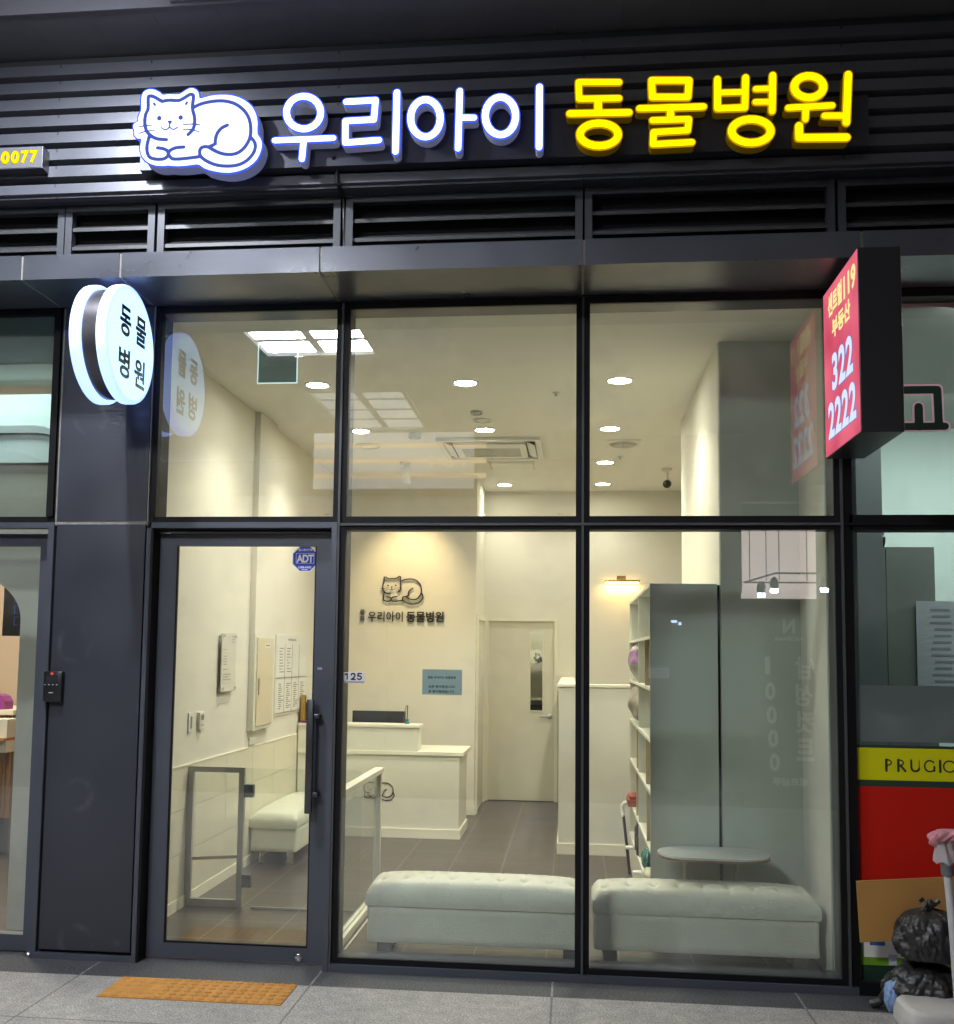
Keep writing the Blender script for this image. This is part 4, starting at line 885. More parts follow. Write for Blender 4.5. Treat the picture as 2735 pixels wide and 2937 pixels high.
# ------------------------------------------------------------------ furniture
dk = thing('reception_desk', 'pale stepped reception desk with a raised counter and cat emblem', 'desk', (-1.64, 4.1, 0))
obj('body', MB().box(-2.345, -.940, 3.85, 4.50, .001, .694), M_WHITE, dk)
obj('plinth', MB().box(-2.345, -.926, 3.836, 3.8495, .001, .078).box(-.9395, -.926, 3.8495, 4.49, .001, .078), M_TRIM, dk)
obj('worktop', MB().box(-2.345, -.905, 3.835, 4.52, .695, .728, .002), M_TRIM, dk)
obj('raised_front', MB().box(-2.345, -1.300, 3.842, 4.06, .7285, .926), M_WHITE, dk)
obj('raised_top', MB().box(-2.345, -1.285, 3.83, 4.09, .927, .950, .002), M_TRIM, dk)
a_, b_ = cat_to(-1.762, -1.490, .305, .474)
obj('cat_emblem', solid(outline(a_, step=.002), .003, 'cat_emblem', M_INK, (0, 3.8455, 0), XR, ZU), None, dk)
mo = thing('monitor', 'black computer monitor standing behind the raised counter', 'monitor', (-1.70, 4.25, .73))
obj('screen', MB().box(-1.945, -1.465, 4.20, 4.235, .79, 1.046, .004), M_BLK, mo)
obj('stand', MB().box(-1.74, -1.67, 4.236, 4.262, .729, .92).box(-1.82, -1.59, 4.17, 4.34, .7285, .738), M_BLK, mo)
df = thing('diffuser', 'small teal bottle with a dark stick and curved tube on the counter', 'bottle', (-1.414, 3.98, .951))
obj('bottle', MB().lathe((-1.414, 3.98, .951), 'z', [(.018, 0), (.024, .004), (.012, .030), (.018, .036), (.022, .040), (.0001, .041)], 24), mat('teal_plastic', (.02, .17, .20), .3), df, True)
obj('stick', MB().cyl((-1.414, 3.98, .992), (-1.412, 3.98, 1.108), .0045), mat('stick_dark', (.07, .055, .045), .5), df)
obj('tube', MB().tube(catmull([(-1.420, 3.98, 1.112), (-1.432, 3.98, 1.075), (-1.438, 3.98, 1.03), (-1.447, 3.98, .99), (-1.440, 3.98, .965), (-1.428, 3.98, .955)]), .0028), mat('stick_brown', (.15, .10, .06), .5), df, True)
single('binder', MB().box(-2.335, -2.305, 3.87, 4.07, .951, 1.185, .002), mat('yellow_binder', (.42, .25, .03), .5), 'yellow binder standing on the counter behind the door handle', 'binder')
single('white_box', MB().box(-2.30, -2.225, 3.9, 4.03, 1.12, 1.215, .006).box(-2.29, -2.235, 3.91, 4.02, .951, 1.12, .004), M_WHT, 'white card terminal on the counter beside the yellow binder', 'device')
single('pink_case', MB().box(-2.33, -2.20, 3.84, 3.90, .951, .972, .004), mat('maroon', (.16, .03, .05), .4), 'dark red flat case lying on the counter edge', 'case')

def cushion(x0, x1, y0, y1, zb, ze, zt, tuft_n, rows, seed=0, rnd=.045):
    """soft seat: vertical sides, rounded rim, domed tufted top"""
    rr = random.Random(seed); nx = max(24, int((x1 - x0) / .012)); ny = max(24, int((y1 - y0) / .012)); cx, cy = (x0 + x1) / 2, (y0 + y1) / 2
    tufts = [(x0 + (i + .5 + (.5 if r % 2 else 0)) * (x1 - x0) / tuft_n[0], y0 + (r + 1) * (y1 - y0) / (rows + 1)) for r in range(rows) for i in range(tuft_n[0])] if rows else []
    T = np.array(tufts) if tufts else None
    def top(u, v):
        x = x0 + (x1 - x0) * u; y = y0 + (y1 - y0) * v
        ex = min(x - x0, x1 - x); ey = min(y - y0, y1 - y)
        def rim(e): return 1 - max(0, 1 - e / rnd) ** 2.2
        h = ze + (zt - ze) * (max(0, 1 - (2 * u - 1) ** 4) * max(0, 1 - (2 * v - 1) ** 2)) ** .45
        h -= (1 - rim(ex) * rim(ey)) * .030
        if T is not None:
            d = ((T - (x, y)) ** 2).sum(1) ** .5; m = d.min()
            h -= .020 * math.exp(-(m / .014) ** 2) + .010 * math.exp(-(m / .045) ** 2)
            dx = np.abs(((x - x0) / (x1 - x0) * tuft_n[0]) % 1 - .5) * (x1 - x0) / tuft_n[0]
            if rows: h -= .004 * math.exp(-(dx / .006) ** 2)
        return (x, y, h)
    g = MB(); g.grid(top, nx, ny)
    V = g.v[:]; n1 = nx + 1
    per = [i for i in range(n1)] + [j * n1 + nx for j in range(1, ny + 1)] + [ny * n1 + i for i in range(nx - 1, -1, -1)] + [j * n1 for j in range(ny - 1, 0, -1)]
    prev = per; L = 7
    zs = [np.array(V[i]) for i in per]
    for k in range(1, L + 1):
        t = k / L; ring = []
        for q, P in zip(per, zs):
            b = math.sin(math.pi * t) * .003 + .0015 * math.sin(40 * P[0] + 25 * P[1] + seed) * math.sin(math.pi * t)
            dx = (b if P[0] > cx else -b) if (abs(P[0] - x0) < 1e-6 or abs(P[0] - x1) < 1e-6) else 0
            dy = (b if P[1] > cy else -b) if (abs(P[1] - y0) < 1e-6 or abs(P[1] - y1) < 1e-6) else 0
            if rows and dy != 0:
                q_ = abs(((P[0] - x0) / (x1 - x0) * tuft_n[0]) % 1 - .5) * (x1 - x0) / tuft_n[0]; dy -= math.copysign(.0035 * math.exp(-(q_ / .005) ** 2), dy)
            if t == 1: dx -= (1 if P[0] > cx else -1) * .004 if abs(P[0] - x0) < 1e-6 or abs(P[0] - x1) < 1e-6 else 0
            ring.append((P[0] + dx, P[1] + dy, P[2] * (1 - t) + zb * t))
        o = len(g.v); g.v += ring; idx = list(range(o, o + len(ring))); N = len(idx)
        for a in range(N):
            g.f.append([prev[a], idx[a], idx[(a + 1) % N], prev[(a + 1) % N]]); g.m.append(0)
        prev = idx
    g.f.append(prev[:]); g.m.append(0)
    return g
def skirt(x0, x1, y0, y1, z0, z1, seed):
    g = MB(); rr = random.Random(seed); n = 40; r = .022
    pts = []
    for (cx, cy, a0) in ((x1 - r, y0 + r, -90), (x1 - r, y1 - r, 0), (x0 + r, y1 - r, 90), (x0 + r, y0 + r, 180)):
        for k in range(6): a = math.radians(a0 + k * 18); pts.append((cx + r * math.cos(a), cy + r * math.sin(a)))
    rows = []
    for j, t in enumerate((0, .04, .2, .5, .8, .96, 1)):
        ins = .004 if t in (0, 1) else -.003 * math.sin(math.pi * t)
        cx, cy = (x0 + x1) / 2, (y0 + y1) / 2
        rows.append([(x - math.copysign(ins, x - cx), y - math.copysign(ins, y - cy), z1 + (z0 - z1) * t) for x, y in pts])
    N = len(pts)
    for r_ in rows: g.v += r_
    for j in range(len(rows) - 1):
        for a in range(N): g.f.append([j * N + a, (j + 1) * N + a, (j + 1) * N + (a + 1) % N, j * N + (a + 1) % N]); g.m.append(0)
    g.f.append(list(range(N))); g.m.append(0); g.f.append([(len(rows) - 1) * N + a for a in range(N)][::-1]); g.m.append(0)
    return g
def bench(x0, x1, y0, y1, zb, zm, ze, zt, n, rows, label, legm, seed, legs, legr=None):
    t = thing('bench', label, 'bench', ((x0 + x1) / 2, (y0 + y1) / 2, 0), 'cream leatherette bench seats')
    obj('seat', cushion(x0 - .004, x1 + .004, y0 - .006, y1 + .004, zm + .003, ze, zt, (n,), rows, seed), M_LEATH, t, True)
    obj('base', skirt(x0, x1, y0, y1, zb, zm, seed), M_LEATH, t, True)
    for (x, y) in legs:
        if legr: obj('leg', MB().lathe((x, y, .001), 'z', [(legr * 1.25, 0), (legr * 1.25, .006), (legr, .010), (legr, zb + .004)], 24), legm, t, True)
        else: obj('leg', MB().box(x - .035, x + .035, y - .035, y + .035, .012, zb + .002, .004).lathe((x - .02, y - .045, .022), 'x', [(.021, 0), (.021, .04)], 16), legm, t)
    return t
M_LEG = mat('dark_castor', (.035, .037, .045), .4)
bench(-1.040, .075, .25, .585, .082, .262, .358, .405, 9, 2, 'cream tufted bench along the lower middle window', M_LEG, 1, [(-.95, .30), (-.95, .52), (.0, .30), (.0, .52)])
bench(.118, 1.222, .25, .575, .090, .268, .362, .408, 9, 2, 'cream tufted bench along the lower right window', M_LEG, 5, [(.20, .30), (.20, .52), (1.13, .30), (1.13, .52)])
bench(-2.345, -1.995, 2.50, 3.78, .098, .262, .362, .398, 3, 0, 'cream bench on chrome feet along the tiled left wall', M_CHROME, 9, [(-2.275, 2.57), (-2.06, 2.57), (-2.275, 3.70), (-2.06, 3.70)], .022)

ta = thing('side_table', 'small white oblong table with rounded ends behind the right bench', 'table', (.78, .60, 0))
def stadium(x0, x1, y0, y1, n=14):
    r = (y1 - y0) / 2; cy = (y0 + y1) / 2
    return [(x1 - r + r * math.cos(math.radians(-90 + 180 * k / n)), cy + r * math.sin(math.radians(-90 + 180 * k / n))) for k in range(n + 1)] + [(x0 + r + r * math.cos(math.radians(90 + 180 * k / n)), cy + r * math.sin(math.radians(90 + 180 * k / n))) for k in range(n + 1)]
obj('top', MB().prism(stadium(.462, 1.045, .425, .785), 'z', .513, .524), mat('table_white', (.62, .64, .62), .25), ta)
obj('edge_band', MB().prism(stadium(.4605, 1.0465, .4235, .7865), 'z', .500, .5128), mat('edge_brown', (.20, .12, .06), .5), ta)
for x_ in (.610, .885): obj('leg', MB().cyl((x_, .645, .001), (x_, .645, .5), .0115, 14), M_WHT, ta, True)

bk = thing('bookshelf', 'tall grey and white open bookshelf standing with its end to the window', 'bookshelf', (.63, 1.85, 0))
SX0, SX1, SY0, SY1, SZ = .440, .812, .798, 2.895, 1.966
obj('end_panel', MB().box(SX0, SX1, SY0, SY0 + .018, .001, SZ), M_GREYL, bk)
obj('end_panel', MB().box(SX0, SX1, SY1 - .018, SY1, .001, SZ), M_WHITE, bk)
obj('back_panel', MB().box(SX1 - .008, SX1, SY0 + .018, SY1 - .018, .001, SZ - .018), M_GREYL, bk)
obj('top_board', MB().box(SX0, SX1, SY0 + .018, SY1 - .018, SZ - .018, SZ), M_WHITE, bk)
for z_ in (1.665, 1.375, 1.085, .795, .475): obj('shelf', MB().box(SX0, SX1 - .008, SY0 + .018, SY1 - .018, z_ - .009, z_ + .009), M_WHITE, bk)
for y_ in (1.86,): obj('divider', MB().box(SX0 + .001, SX1 - .008, y_ - .009, y_ + .009, .26, SZ - .018), M_WHITE, bk)
obj('low_board', MB().box(SX0 - .006, SX1 - .008, SY0 + .018, SY1 - .018, .245, .263), M_WHITE, bk)
obj('drawer_front', MB().box(SX0 - .002, SX0 + .014, SY0 + .019, SY1 - .019, .004, .2445), M_WHITE, bk)
for y_, z0, z1 in ((1.27, 1.384, 1.655), (1.20, .804, 1.076), (2.10, .804, 1.076), (1.15, .484, .786), (2.15, .484, .786)):
    obj('wood_divider', MB().box(SX0 + .004, SX1 - .01, y_, y_ + .012, z0, z1), M_WOOD, bk)
def crumple_bag(name, c, w_, d_, h_, m, label, seed, band=None):
    rr = random.Random(seed); ph = [rr.random() * 6.28 for _ in range(6)]
    def fn(u, v):
        a = 2 * math.pi * u; s = math.sin(math.pi * min(max(v, .0), 1)) ** .38
        k = 1 + .09 * math.sin(5 * a + ph[0] + 4 * v) + .06 * math.sin(9 * a + ph[1] - 7 * v) + .05 * math.sin(13 * v + ph[2])
        return (c[0] + w_ / 2 * s * k * math.cos(a), c[1] + d_ / 2 * s * k * math.sin(a), c[2] + h_ * v + .012 * math.sin(6 * a + ph[3]) * math.sin(math.pi * v))
    t = thing(name, label, 'bag', c)
    obj('bag', MB().grid(fn, 40, 22), m, t, True)
    if band:
        z0, z1, bmats = band
        obj('print', MB().grid(lambda u, v: tuple(np.array(c) + (np.array(fn(.25 + .5 * u, z0 + (z1 - z0) * v)) - np.array(c)) * np.array([1.02, 1.02, 1.0])), 16, 6), bmats, t, True)
    return t
M_BAGW = mat('white_foil', (.55, .53, .48), .25, .2, var=.2, vscale=20)
crumple_bag('feed_bag', (.520, 2.40, 1.386), .22, .80, .27, M_BAGW, 'crumpled pet food bag with purple print on upper bookshelf', 3, (.42, .8, mat('purple_print', (.22, .10, .24), .4)))
crumple_bag('feed_bag', (.520, 2.38, 1.096), .22, .80, .27, mat('brown_foil', (.34, .30, .25), .3, .2, var=.4, vscale=16), 'crumpled brown and white pet food bag below the purple printed one', 8)
single('red_box', MB().box(.41, .50, 2.55, 2.80, .486, .535, .004).box(.42, .50, 2.56, 2.79, .535, .56, .006), mat('red_card', (.35, .06, .025), .5), 'small red box on the low bookshelf', 'box')
for k_, (y_, l_) in enumerate(((2.10, 'dark bottle with a wide cap beside the red box'), (1.92, 'squat dark jar nearest the divider on the low shelf'))):
    t = thing('bottle', l_, 'bottle', (.47, y_, .264))
    obj('bottle', MB().lathe((.47, y_, .264), 'z', [(.040, 0), (.042, .01), (.042, .11 + .04 * (1 - k_)), (.03, .13 + .04 * (1 - k_)), (.0001, .13 + .04 * (1 - k_))], 24), mat('dark_bottle', (.025, .02, .03), .25), t, True)
    obj('cap', MB().lathe((.47, y_, .3945 + .04 * (1 - k_)), 'z', [(.030, 0), (.030, .025), (.0001, .026)], 20), M_BLK, t, True)
single('white_tube', MB().lathe((.47, 2.30, .264), 'z', [(.018, 0), (.020, .02), (.018, .26), (.008, .28), (.0001, .285)], 18), M_WHT, 'tall slim white bottle on the low shelf', 'bottle', smooth=True)
crumple_bag('treat_bag', (.475, 1.40, .264), .09, .22, .14, mat('teal_foil', (.05, .25, .22), .2, .6, var=.5, vscale=60), 'shiny teal treat bag on lowest open shelf', 12)
crumple_bag('cloth_bundle', (.46, 1.02, .264), .09, .22, .09, mat('cream_cloth', (.62, .60, .42), .8), 'pale folded cloth bundle at near end of the lowest shelf', 14)
ho = thing('hook_pole', 'black pole with white hooked top leaning by the far bookshelf end', 'pole', (.405, 2.70, 0))
obj('pole', MB().cyl((.425, 2.62, .001), (.385, 2.72, .40), .011, 12), M_BLK, ho, True)
obj('hook', MB().tube(catmull([(.385, 2.72, .39), (.378, 2.735, .43), (.38, 2.74, .47), (.40, 2.74, .49), (.415, 2.74, .475)]), .014), M_WHT, ho, True)
for k_, (y_, z_, l_) in enumerate(((2.42, .250, 'small white drawer hook at the far end of the bookshelf'), (1.55, .250, 'small white drawer hook nearer the window end of the bookshelf'))):
    single('drawer_hook', MB().box(.385, .438, y_ - .03, y_ + .03, z_ - .035, z_ - .018, .003), M_WHT, l_, 'hook', 'white hooks on the bookshelf')

# low glass gate and railing by the door
ga = thing('glass_gate', 'low glass gate in a dull metal frame just inside the door', 'gate', (-2.17, 1.2, 0))
gx0_, gx1_ = -2.350, -1.992
obj('frame', MB().box(gx0_, gx0_ + .034, 1.185, 1.215, .004, .845).box(gx1_ - .034, gx1_, 1.185, 1.215, .004, .845).box(gx0_ + .034, gx1_ - .034, 1.185, 1.215, .813, .845).box(gx0_ + .034, gx1_ - .034, 1.185, 1.215, .004, .048), M_ALU, ga)
obj('glass', MB().box(gx0_ + .033, gx1_ - .033, 1.197, 1.203, .047, .814), M_GLASSB, ga)
for z_ in (.704, .164):
    obj('hinge', MB().box(gx1_ + .0005, gx1_ + .058, 1.178, 1.222, z_ - .038, z_ + .038, .003), mat('hinge_dark', (.10, .10, .10), .3, .8), ga)
single('wooden_bar', MB().prism([(-2.318, .272), (-2.026, .292), (-2.026, .312), (-2.318, .291)], 'y', 1.2165, 1.236), M_WOOD, 'pale wooden bar wedged across the low glass gate', 'bar')
fg = thing('glass_screen', 'clear low glass screen between the gate and the railing', 'screen', (-1.6, 1.2, 0))
obj('pane', MB().box(-1.990, -1.262, 1.196, 1.204, .012, .842), M_GLASSB, fg)
obj('floor_channel', MB().box(-1.93, -1.262, 1.194, 1.206, .0005, .0115), M_ALU, fg)
ra = thing('railing', 'low glass railing with a white top rail right of the door', 'railing', (-1.22, .9, 0))
obj('top_rail', MB().box(-1.258, -1.200, .19, 1.616, .790, .822, .003), M_TRIM, ra)
obj('post', MB().box(-1.252, -1.211, 1.572, 1.612, .012, .7895), M_TRIM, ra)
obj('bottom_rail', MB().box(-1.256, -1.232, .19, 1.571, .001, .040).box(-1.222, -1.200, .19, 1.571, .001, .040).box(-1.180, -1.172, .22, 1.2, .0005, .006), M_TRIM, ra)
obj('glass', MB().box(-1.2315, -1.2235, .19, 1.571, .030, .7895), M_GLASSB, ra)
# ------------------------------------------------------------------ neighbouring shop on the left
ln = thing('left_shop_window', 'neighbouring shopfront with a dark framed glass door at left edge', 'shop window', (-3.3, .05, 0))
obj('frame', MB().box(-6, -2.71, .012, .12, 3.335, 3.3655).box(-6, -2.682, .03, .12, 2.216, 2.250).box(-2.742, -2.7055, .012, .12, 2.250, 3.335), M_BLACK, ln)
obj('door_surround', MB().box(-6, -2.683, -.006, .06, 2.186, 2.2155).box(-2.7165, -2.7055, -.006, .12, .001, 2.186).box(-2.705, -2.683, -.006, .02, .031, 2.186), M_DARK, ln)
obj('window_pane', MB().box(-6, -2.741, .034, .044, 2.249, 3.337), M_GLASS, ln)
ld = obj('door', MB().box(-2.800, -2.7175, .085, .125, .008, 2.165).box(-3.75, -2.800, .085, .125, 2.100, 2.165).box(-3.75, -2.800, .085, .125, .008, .088).box(-3.85, -3.75, .085, .125, .008, 2.165), M_DARK, ln)
obj('door_glass', MB().box(-3.75, -2.798, .100, .110, .086, 2.102), M_GLASS, ld)
obj('door_bead', MB().box(-3.75, -2.800, .0875, .0995, .0882, .100), M_ALU, ld)
obj('door_stop', MB().lathe((-2.74, .04, .001), 'z', [(.022, 0), (.022, .010), (.016, .016), (.0001, .017)], 20), M_STEEL, ln, True)
MI = mat('left_interior', (.45,.42,.37), .8, var=.03)
struct('left_shop_floor', MB().box(-6, -2.47, .10, 5, -.1, 0), mat('left_floor', (.10, .08, .065), .4, var=.15))
struct('left_shop_ceiling', MB().box(-6, -2.47, .13, 5, 3.10, 3.2), mat('left_ceiling', (.62, .66, .64), .9))
aw = thing('arch_wall', 'pale partition wall with an arched opening inside the left shop', 'wall', (-3.0, .55, 0))
pf = [(-2.70, 0), (-3.118, 0), (-3.118, 1.72)]
for k in range(1, 17):
    a = math.pi / 2 * k / 16; pf.append((-3.118 - .42 * (1 - math.cos(a)), 1.72 + .28 * math.sin(a)))
pf += [(-6, 2.0), (-6, 2.62), (-2.70, 2.62)]
obj('plaster', MB().prism(pf, 'y', .50, .60), MI, aw)
obj('upper_band', MB().box(-6, -2.70, .47, .60, 2.621, 3.02), mat('upper_white', (.62, .70, .70), .7, var=.05, vscale=2), aw)
obj('grey_ledge', MB().prism([(-6, 2.790), (-3.06, 2.790), (-3.0, 2.785), (-2.95, 2.770), (-2.90, 2.750), (-2.90, 2.775), (-2.95, 2.805), (-3.0, 2.825), (-3.06, 2.833), (-6, 2.833)], 'y', .445, .4695), mat('ledge_grey', (.36, .39, .40), .6), aw)
single('left_shop_wall', MB().box(-6, -2.70, 3.2, 3.3, 0, 3.1).box(-2.70, -2.47, .2, 3.3, 0, 3.365), mat('rosy_wall', hx('#cdb8a6'), .8), 'rosy back wall seen through the arch of the left shop', 'wall')
single('frosted_band', MB().box(-5.9, -2.743, .0455, .0465, 3.085, 3.335), milky('frost_film', (.40, .47, .44), thru=.6), 'frosted green film band at the top of the left shop window', 'film')
mn = thing('menu_board', 'black hanging menu board with blue outlined boxes inside the left shop', 'menu board', (-4.2, 2.3, 1.9))
obj('panel', MB().box(-4.34, -4.0, 2.5, 2.54, 1.655, 2.05), M_BLK, mn)
mg = MB()
for z_ in (1.945, 1.86, 1.77): mg.box(-4.245, -4.215, 2.496, 2.4995, z_ - .035, z_ - .031).box(-4.245, -4.215, 2.496, 2.4995, z_ + .027, z_ + .031).box(-4.249, -4.245, 2.496, 2.4995, z_ - .035, z_ + .031)
mg.box(-4.29, -4.20, 2.496, 2.4995, 2.0, 2.012)
obj('outline', mg, glow('blue_outline', (.08, .16, .45), .6), mn)
ct = thing('wooden_counter', 'wooden slatted counter with a pale top inside the left shop', 'counter', (-4.4, 2.6, 0))
cs_ = MB()
for k in range(26): cs_.box(-4.9 + k * .028, -4.9 + k * .028 + .022, 2.40, 2.425, .30, 1.06)
obj('slat_front', cs_, mat('oak_slats', (.42, .24, .09), .5, var=.15, vscale=10), ct)
obj('body', MB().box(-4.9, -4.17, 2.4255, 3.0, .04, 1.06), mat('oak_dark', (.20, .11, .05), .6), ct)
obj('top', MB().box(-4.92, -4.15, 2.37, 3.02, 1.061, 1.10, .003), M_TRIM, ct)
obj('kick', MB().box(-4.9, -4.17, 2.41, 2.4250, .04, .298), mat('kick_dark', (.05, .05, .06), .5), ct)
ns = thing('napkin_shelf', 'small wooden side shelf beside the slatted counter in the left shop', 'shelf', (-4.22, 2.3, .9))
obj('board', MB().box(-4.36, -4.10, 2.16, 2.369, .885, .905), mat('shelf_oak', (.42, .22, .09), .5), ns)
obj('box', MB().box(-4.34, -4.10, 2.2, 2.368, .906, 1.04).box(-4.34, -4.10, 2.2, 2.368, .80, .884), M_PAPER, ns)
pu = thing('purple_bag', 'small purple handbag on the counter of the left shop', 'bag', (-4.33, 2.45, 1.1))
obj('body', MB().prism([(-4.42, 1.101), (-4.235, 1.101), (-4.235, 1.16), (-4.26, 1.20), (-4.30, 1.215), (-4.38, 1.213), (-4.42, 1.18)], 'y', 2.40, 2.52), mat('purple_leather', (.30, .06, .28), .4, var=.1), pu)
obj('flap', MB().box(-4.40, -4.30, 2.392, 2.3995, 1.17, 1.212, .003), mat('lilac', (.36, .30, .50), .4), pu)
aim('left_shop_lamp', 'AREA', (-4.2, 1.6, 3.05), (-4.2, 1.6, 0), 90, (1.0, .86, .68), shape='DISK', size=.35)
aim('left_shop_front_lamp', 'AREA', (-3.6, .30, 3.09), (-3.6, .30, 0), 9, (.80, 1.0, .96), shape='RECTANGLE', size=1.6, size_y=.16)
for k_, (x_, y_, l_) in enumerate(((-4.2, 1.6, 'round warm ceiling lamp in the left shop'),)):
    single('ceiling_lamp', MB().lathe((x_, y_, 3.099), 'z', [(.17, 0), (.17, -.02), (.0001, -.022)], 32), glow('left_lamp_glow', (1.0, .88, .7), 3), l_, 'ceiling lamp')

# ------------------------------------------------------------------ neighbouring shop on the right
rn = thing('right_shop_window', 'dark framed neighbouring shop window with green lettering at right edge', 'shop window', (2.3, .05, 0))
obj('frame', MB().box(1.335, 5, .012, .12, 3.325, 3.3655).box(1.335, 5, .012, .12, 2.176, 2.1985).box(1.335, 5, .012, .12, 2.2105, 2.250).box(1.305, 5, -.004, .028, 2.1990, 2.2100).box(1.335, 5, -.006, .12, .001, .060).box(1.3325, 1.350, .012, .12, .06, 3.325), M_BLACK, rn)
obj('window_pane', MB().box(1.350, 5, .034, .044, 2.249, 3.326), M_GLASS, rn)
obj('window_pane', MB().box(1.350, 5, .034, .044, .058, 2.177), M_GLASS, rn)
gk_ = [([(1.44, 2.865), (1.765, 2.865), (1.768, 2.690)], .038), ([(1.40, 2.684), (1.797, 2.684)], .036), ([(1.676, 2.780), (1.676, 2.684)], .040), ([(1.575, 2.780), (1.575, 2.684)], .040)]
obj('lettering', solid(outline(gk_, step=.003, grow=.009), .0005, 'lettering', mat('pink_border', (.74, .62, .70), .5, emis=(.74, .62, .70), estr=.12), (0, .0325, 0), XR, ZU), None, rn)
obj('lettering', solid(outline(gk_, step=.003), .0005, 'lettering', mat('deep_green', (.006, .06, .035), .4), (0, .0316, 0), XR, ZU), None, rn)
MR = mat('right_interior', (.34, .40, .385), .8, var=.04, vscale=1)
struct('right_shop_floor', MB().box(1.337, 5, .10, 4.2, -.1, 0), mat('right_floor', (.2, .2, .19), .5))
struct('right_shop_ceiling', MB().box(1.337, 5, .12, 4.2, 3.30, 3.4), mat('right_ceiling', (.45, .46, .43), .9))
single('right_shop_wall', MB().box(1.337, 5, 3.0, 3.1, 0, 3.3).box(1.337, 1.40, .13, 3.0, 0, 3.3), MR, 'dim green grey wall inside the right shop', 'wall')
single('grey_column', MB().box(1.40, 1.66, .62, .85, 0, 3.3), mat('column_grey', (.17, .19, .20), .7, var=.05), 'dim grey column inside the right shop behind the red sign', 'column')
gc = thing('grey_cabinet', 'tall dull grey cabinet behind the glass of the right shop', 'cabinet', (1.75, 1.2, 0))
obj('body', MB().box(1.50, 2.03, .95, 1.4, .6, 2.19), mat('cabinet_grey', (.15, .17, .155), .5, var=.03), gc)
obj('door_seam', MB().box(1.765, 1.768, .9485, .9498, .6, 2.18), M_BLK, gc)
obj('handle', MB().box(1.50, 1.515, .93, .9495, 1.50, 1.53), M_STEEL, gc)
tm_ = thing('black_machine', 'black bulky machine lying on top of the grey cabinet', 'machine', (1.66, 1.15, 2.19))
obj('body', MB().box(1.51, 1.74, 1.0, 1.3, 2.191, 2.25, .01).lathe((1.70, 1.02, 2.235), 'x', [(.03, 0), (.055, .01), (.055, .07), (.03, .08)], 24), M_BLK, tm_)
obj('head', MB().lathe((1.62, 1.12, 2.25), 'z', [(.05, 0), (.055, .08), (.03, .12), (.0001, .125)], 20), M_BLK, tm_, True)
po = thing('paper_poster', 'pale printed paper poster leaning beside the grey cabinet', 'poster', (2.0, .93, 1.6))
obj('sheet', MB().box(1.92, 2.13, .935, .940, 1.40, 1.885), mat('poster_grey', (.36, .40, .43), .7), po)
q = MB(); rr = random.Random(4)
for k in range(12): q.box(1.99 + rr.random() * .03, 2.10 + rr.random() * .02, .9335, .9348, 1.83 - k * .036, 1.842 - k * .036)
obj('print', q, mat('poster_print', (.20, .22, .25), .6), po)
single('frosted_strip', MB().box(1.352, 5, .0455, .0465, 1.165, 1.432), milky('grey_frost', (.34, .35, .37), thru=.4), 'grey frosted strip across the right shop window', 'film')
ba = thing('window_banner', 'green yellow and red printed banner stuck low on right shop window', 'banner', (2.0, .03, .6))
YB = .0335
obj('green_ground', MB().box(1.352, 5, YB - .0005, YB, .064, 1.150), mat('banner_green', (.010, .035, .020), .5), ba)
obj('yellow_band', MB().box(1.353, 5, YB - .0011, YB - .0006, .986, 1.137), mat('banner_yellow', (.60, .57, .005), .6, spec=.15), ba)
obj('red_field', MB().box(1.353, 5, YB - .0011, YB - .0006, .190, .956), mat('banner_red', (.46, .012, .006), .6, spec=.12), ba)
gp = [(1.353, .132), (1.353, .240)] + [(1.353 + .14 * k / 10, .240 + .018 * math.sin(math.pi * k / 10 * .9)) for k in range(1, 11)] + [(2.2, .22), (2.2, .132)]
obj('hill_shape', MB().prism([(x, z) for x, z in gp], 'y', YB - .0017, YB - .0012), mat('banner_teal', (.16, .27, .20), .5), ba)
obj('grass_shape', MB().box(1.353, 5, YB - .0023, YB - .0018, .132, .188), mat('banner_lime', (.17, .34, .02), .5), ba)
# serif lettering with thin joins, as on the banner
def pr_letters():
    P = []; W = lambda *p: list(p)
    T, t = .0120, .0042
    def L(x, strokes): return [([(x + a, 1.030 + b) for a, b in s], w_) for s, w_ in strokes]
    o = []
    o += L(1.488, [([(0, 0), (0, .052)], T), ([(0, .052)] + [(0.004 + .020 * math.sin(a), .039 + .013 * math.cos(a)) for a in np.linspace(0.2, 2.9, 10)] + [(.004, .026)], t * 1.6)])
    o += L(1.543, [([(0, 0), (0, .052)], T), ([(0.004, .052)] + [(0.004 + .020 * math.sin(a), .039 + .013 * math.cos(a)) for a in np.linspace(0.2, 2.9, 10)] + [(.006, .026)], t * 1.6), ([(.010, .026), (.032, 0)], T * .9)])
    o += L(1.602, [([(0, .052), (0, .016)] + [(.018 - .018 * math.cos(a), .016 - .016 * math.sin(a)) for a in np.linspace(.2, 2.9, 10)], T * .8), ([(.036, .014), (.036, .052)], t)])
    o += L(1.668, [([(.018 + .024 * math.cos(a), .026 + .026 * math.sin(a)) for a in np.linspace(.7, 5.3, 22)], T * .62), ([(.038, .004), (.038, .024)], T * .8)])
    o += L(1.733, [([(0, 0), (0, .052)], T)])
    o += L(1.775, [([(.0 + .027 * math.cos(a), .026 + .026 * math.sin(a)) for a in np.linspace(0, 6.283, 30)], T * .6)])
    return o
obj('lettering', solid(outline(pr_letters(), step=.0016), .0004, 'lettering', M_INK, (0, YB - .0013, 0), XR, ZU), None, ba)
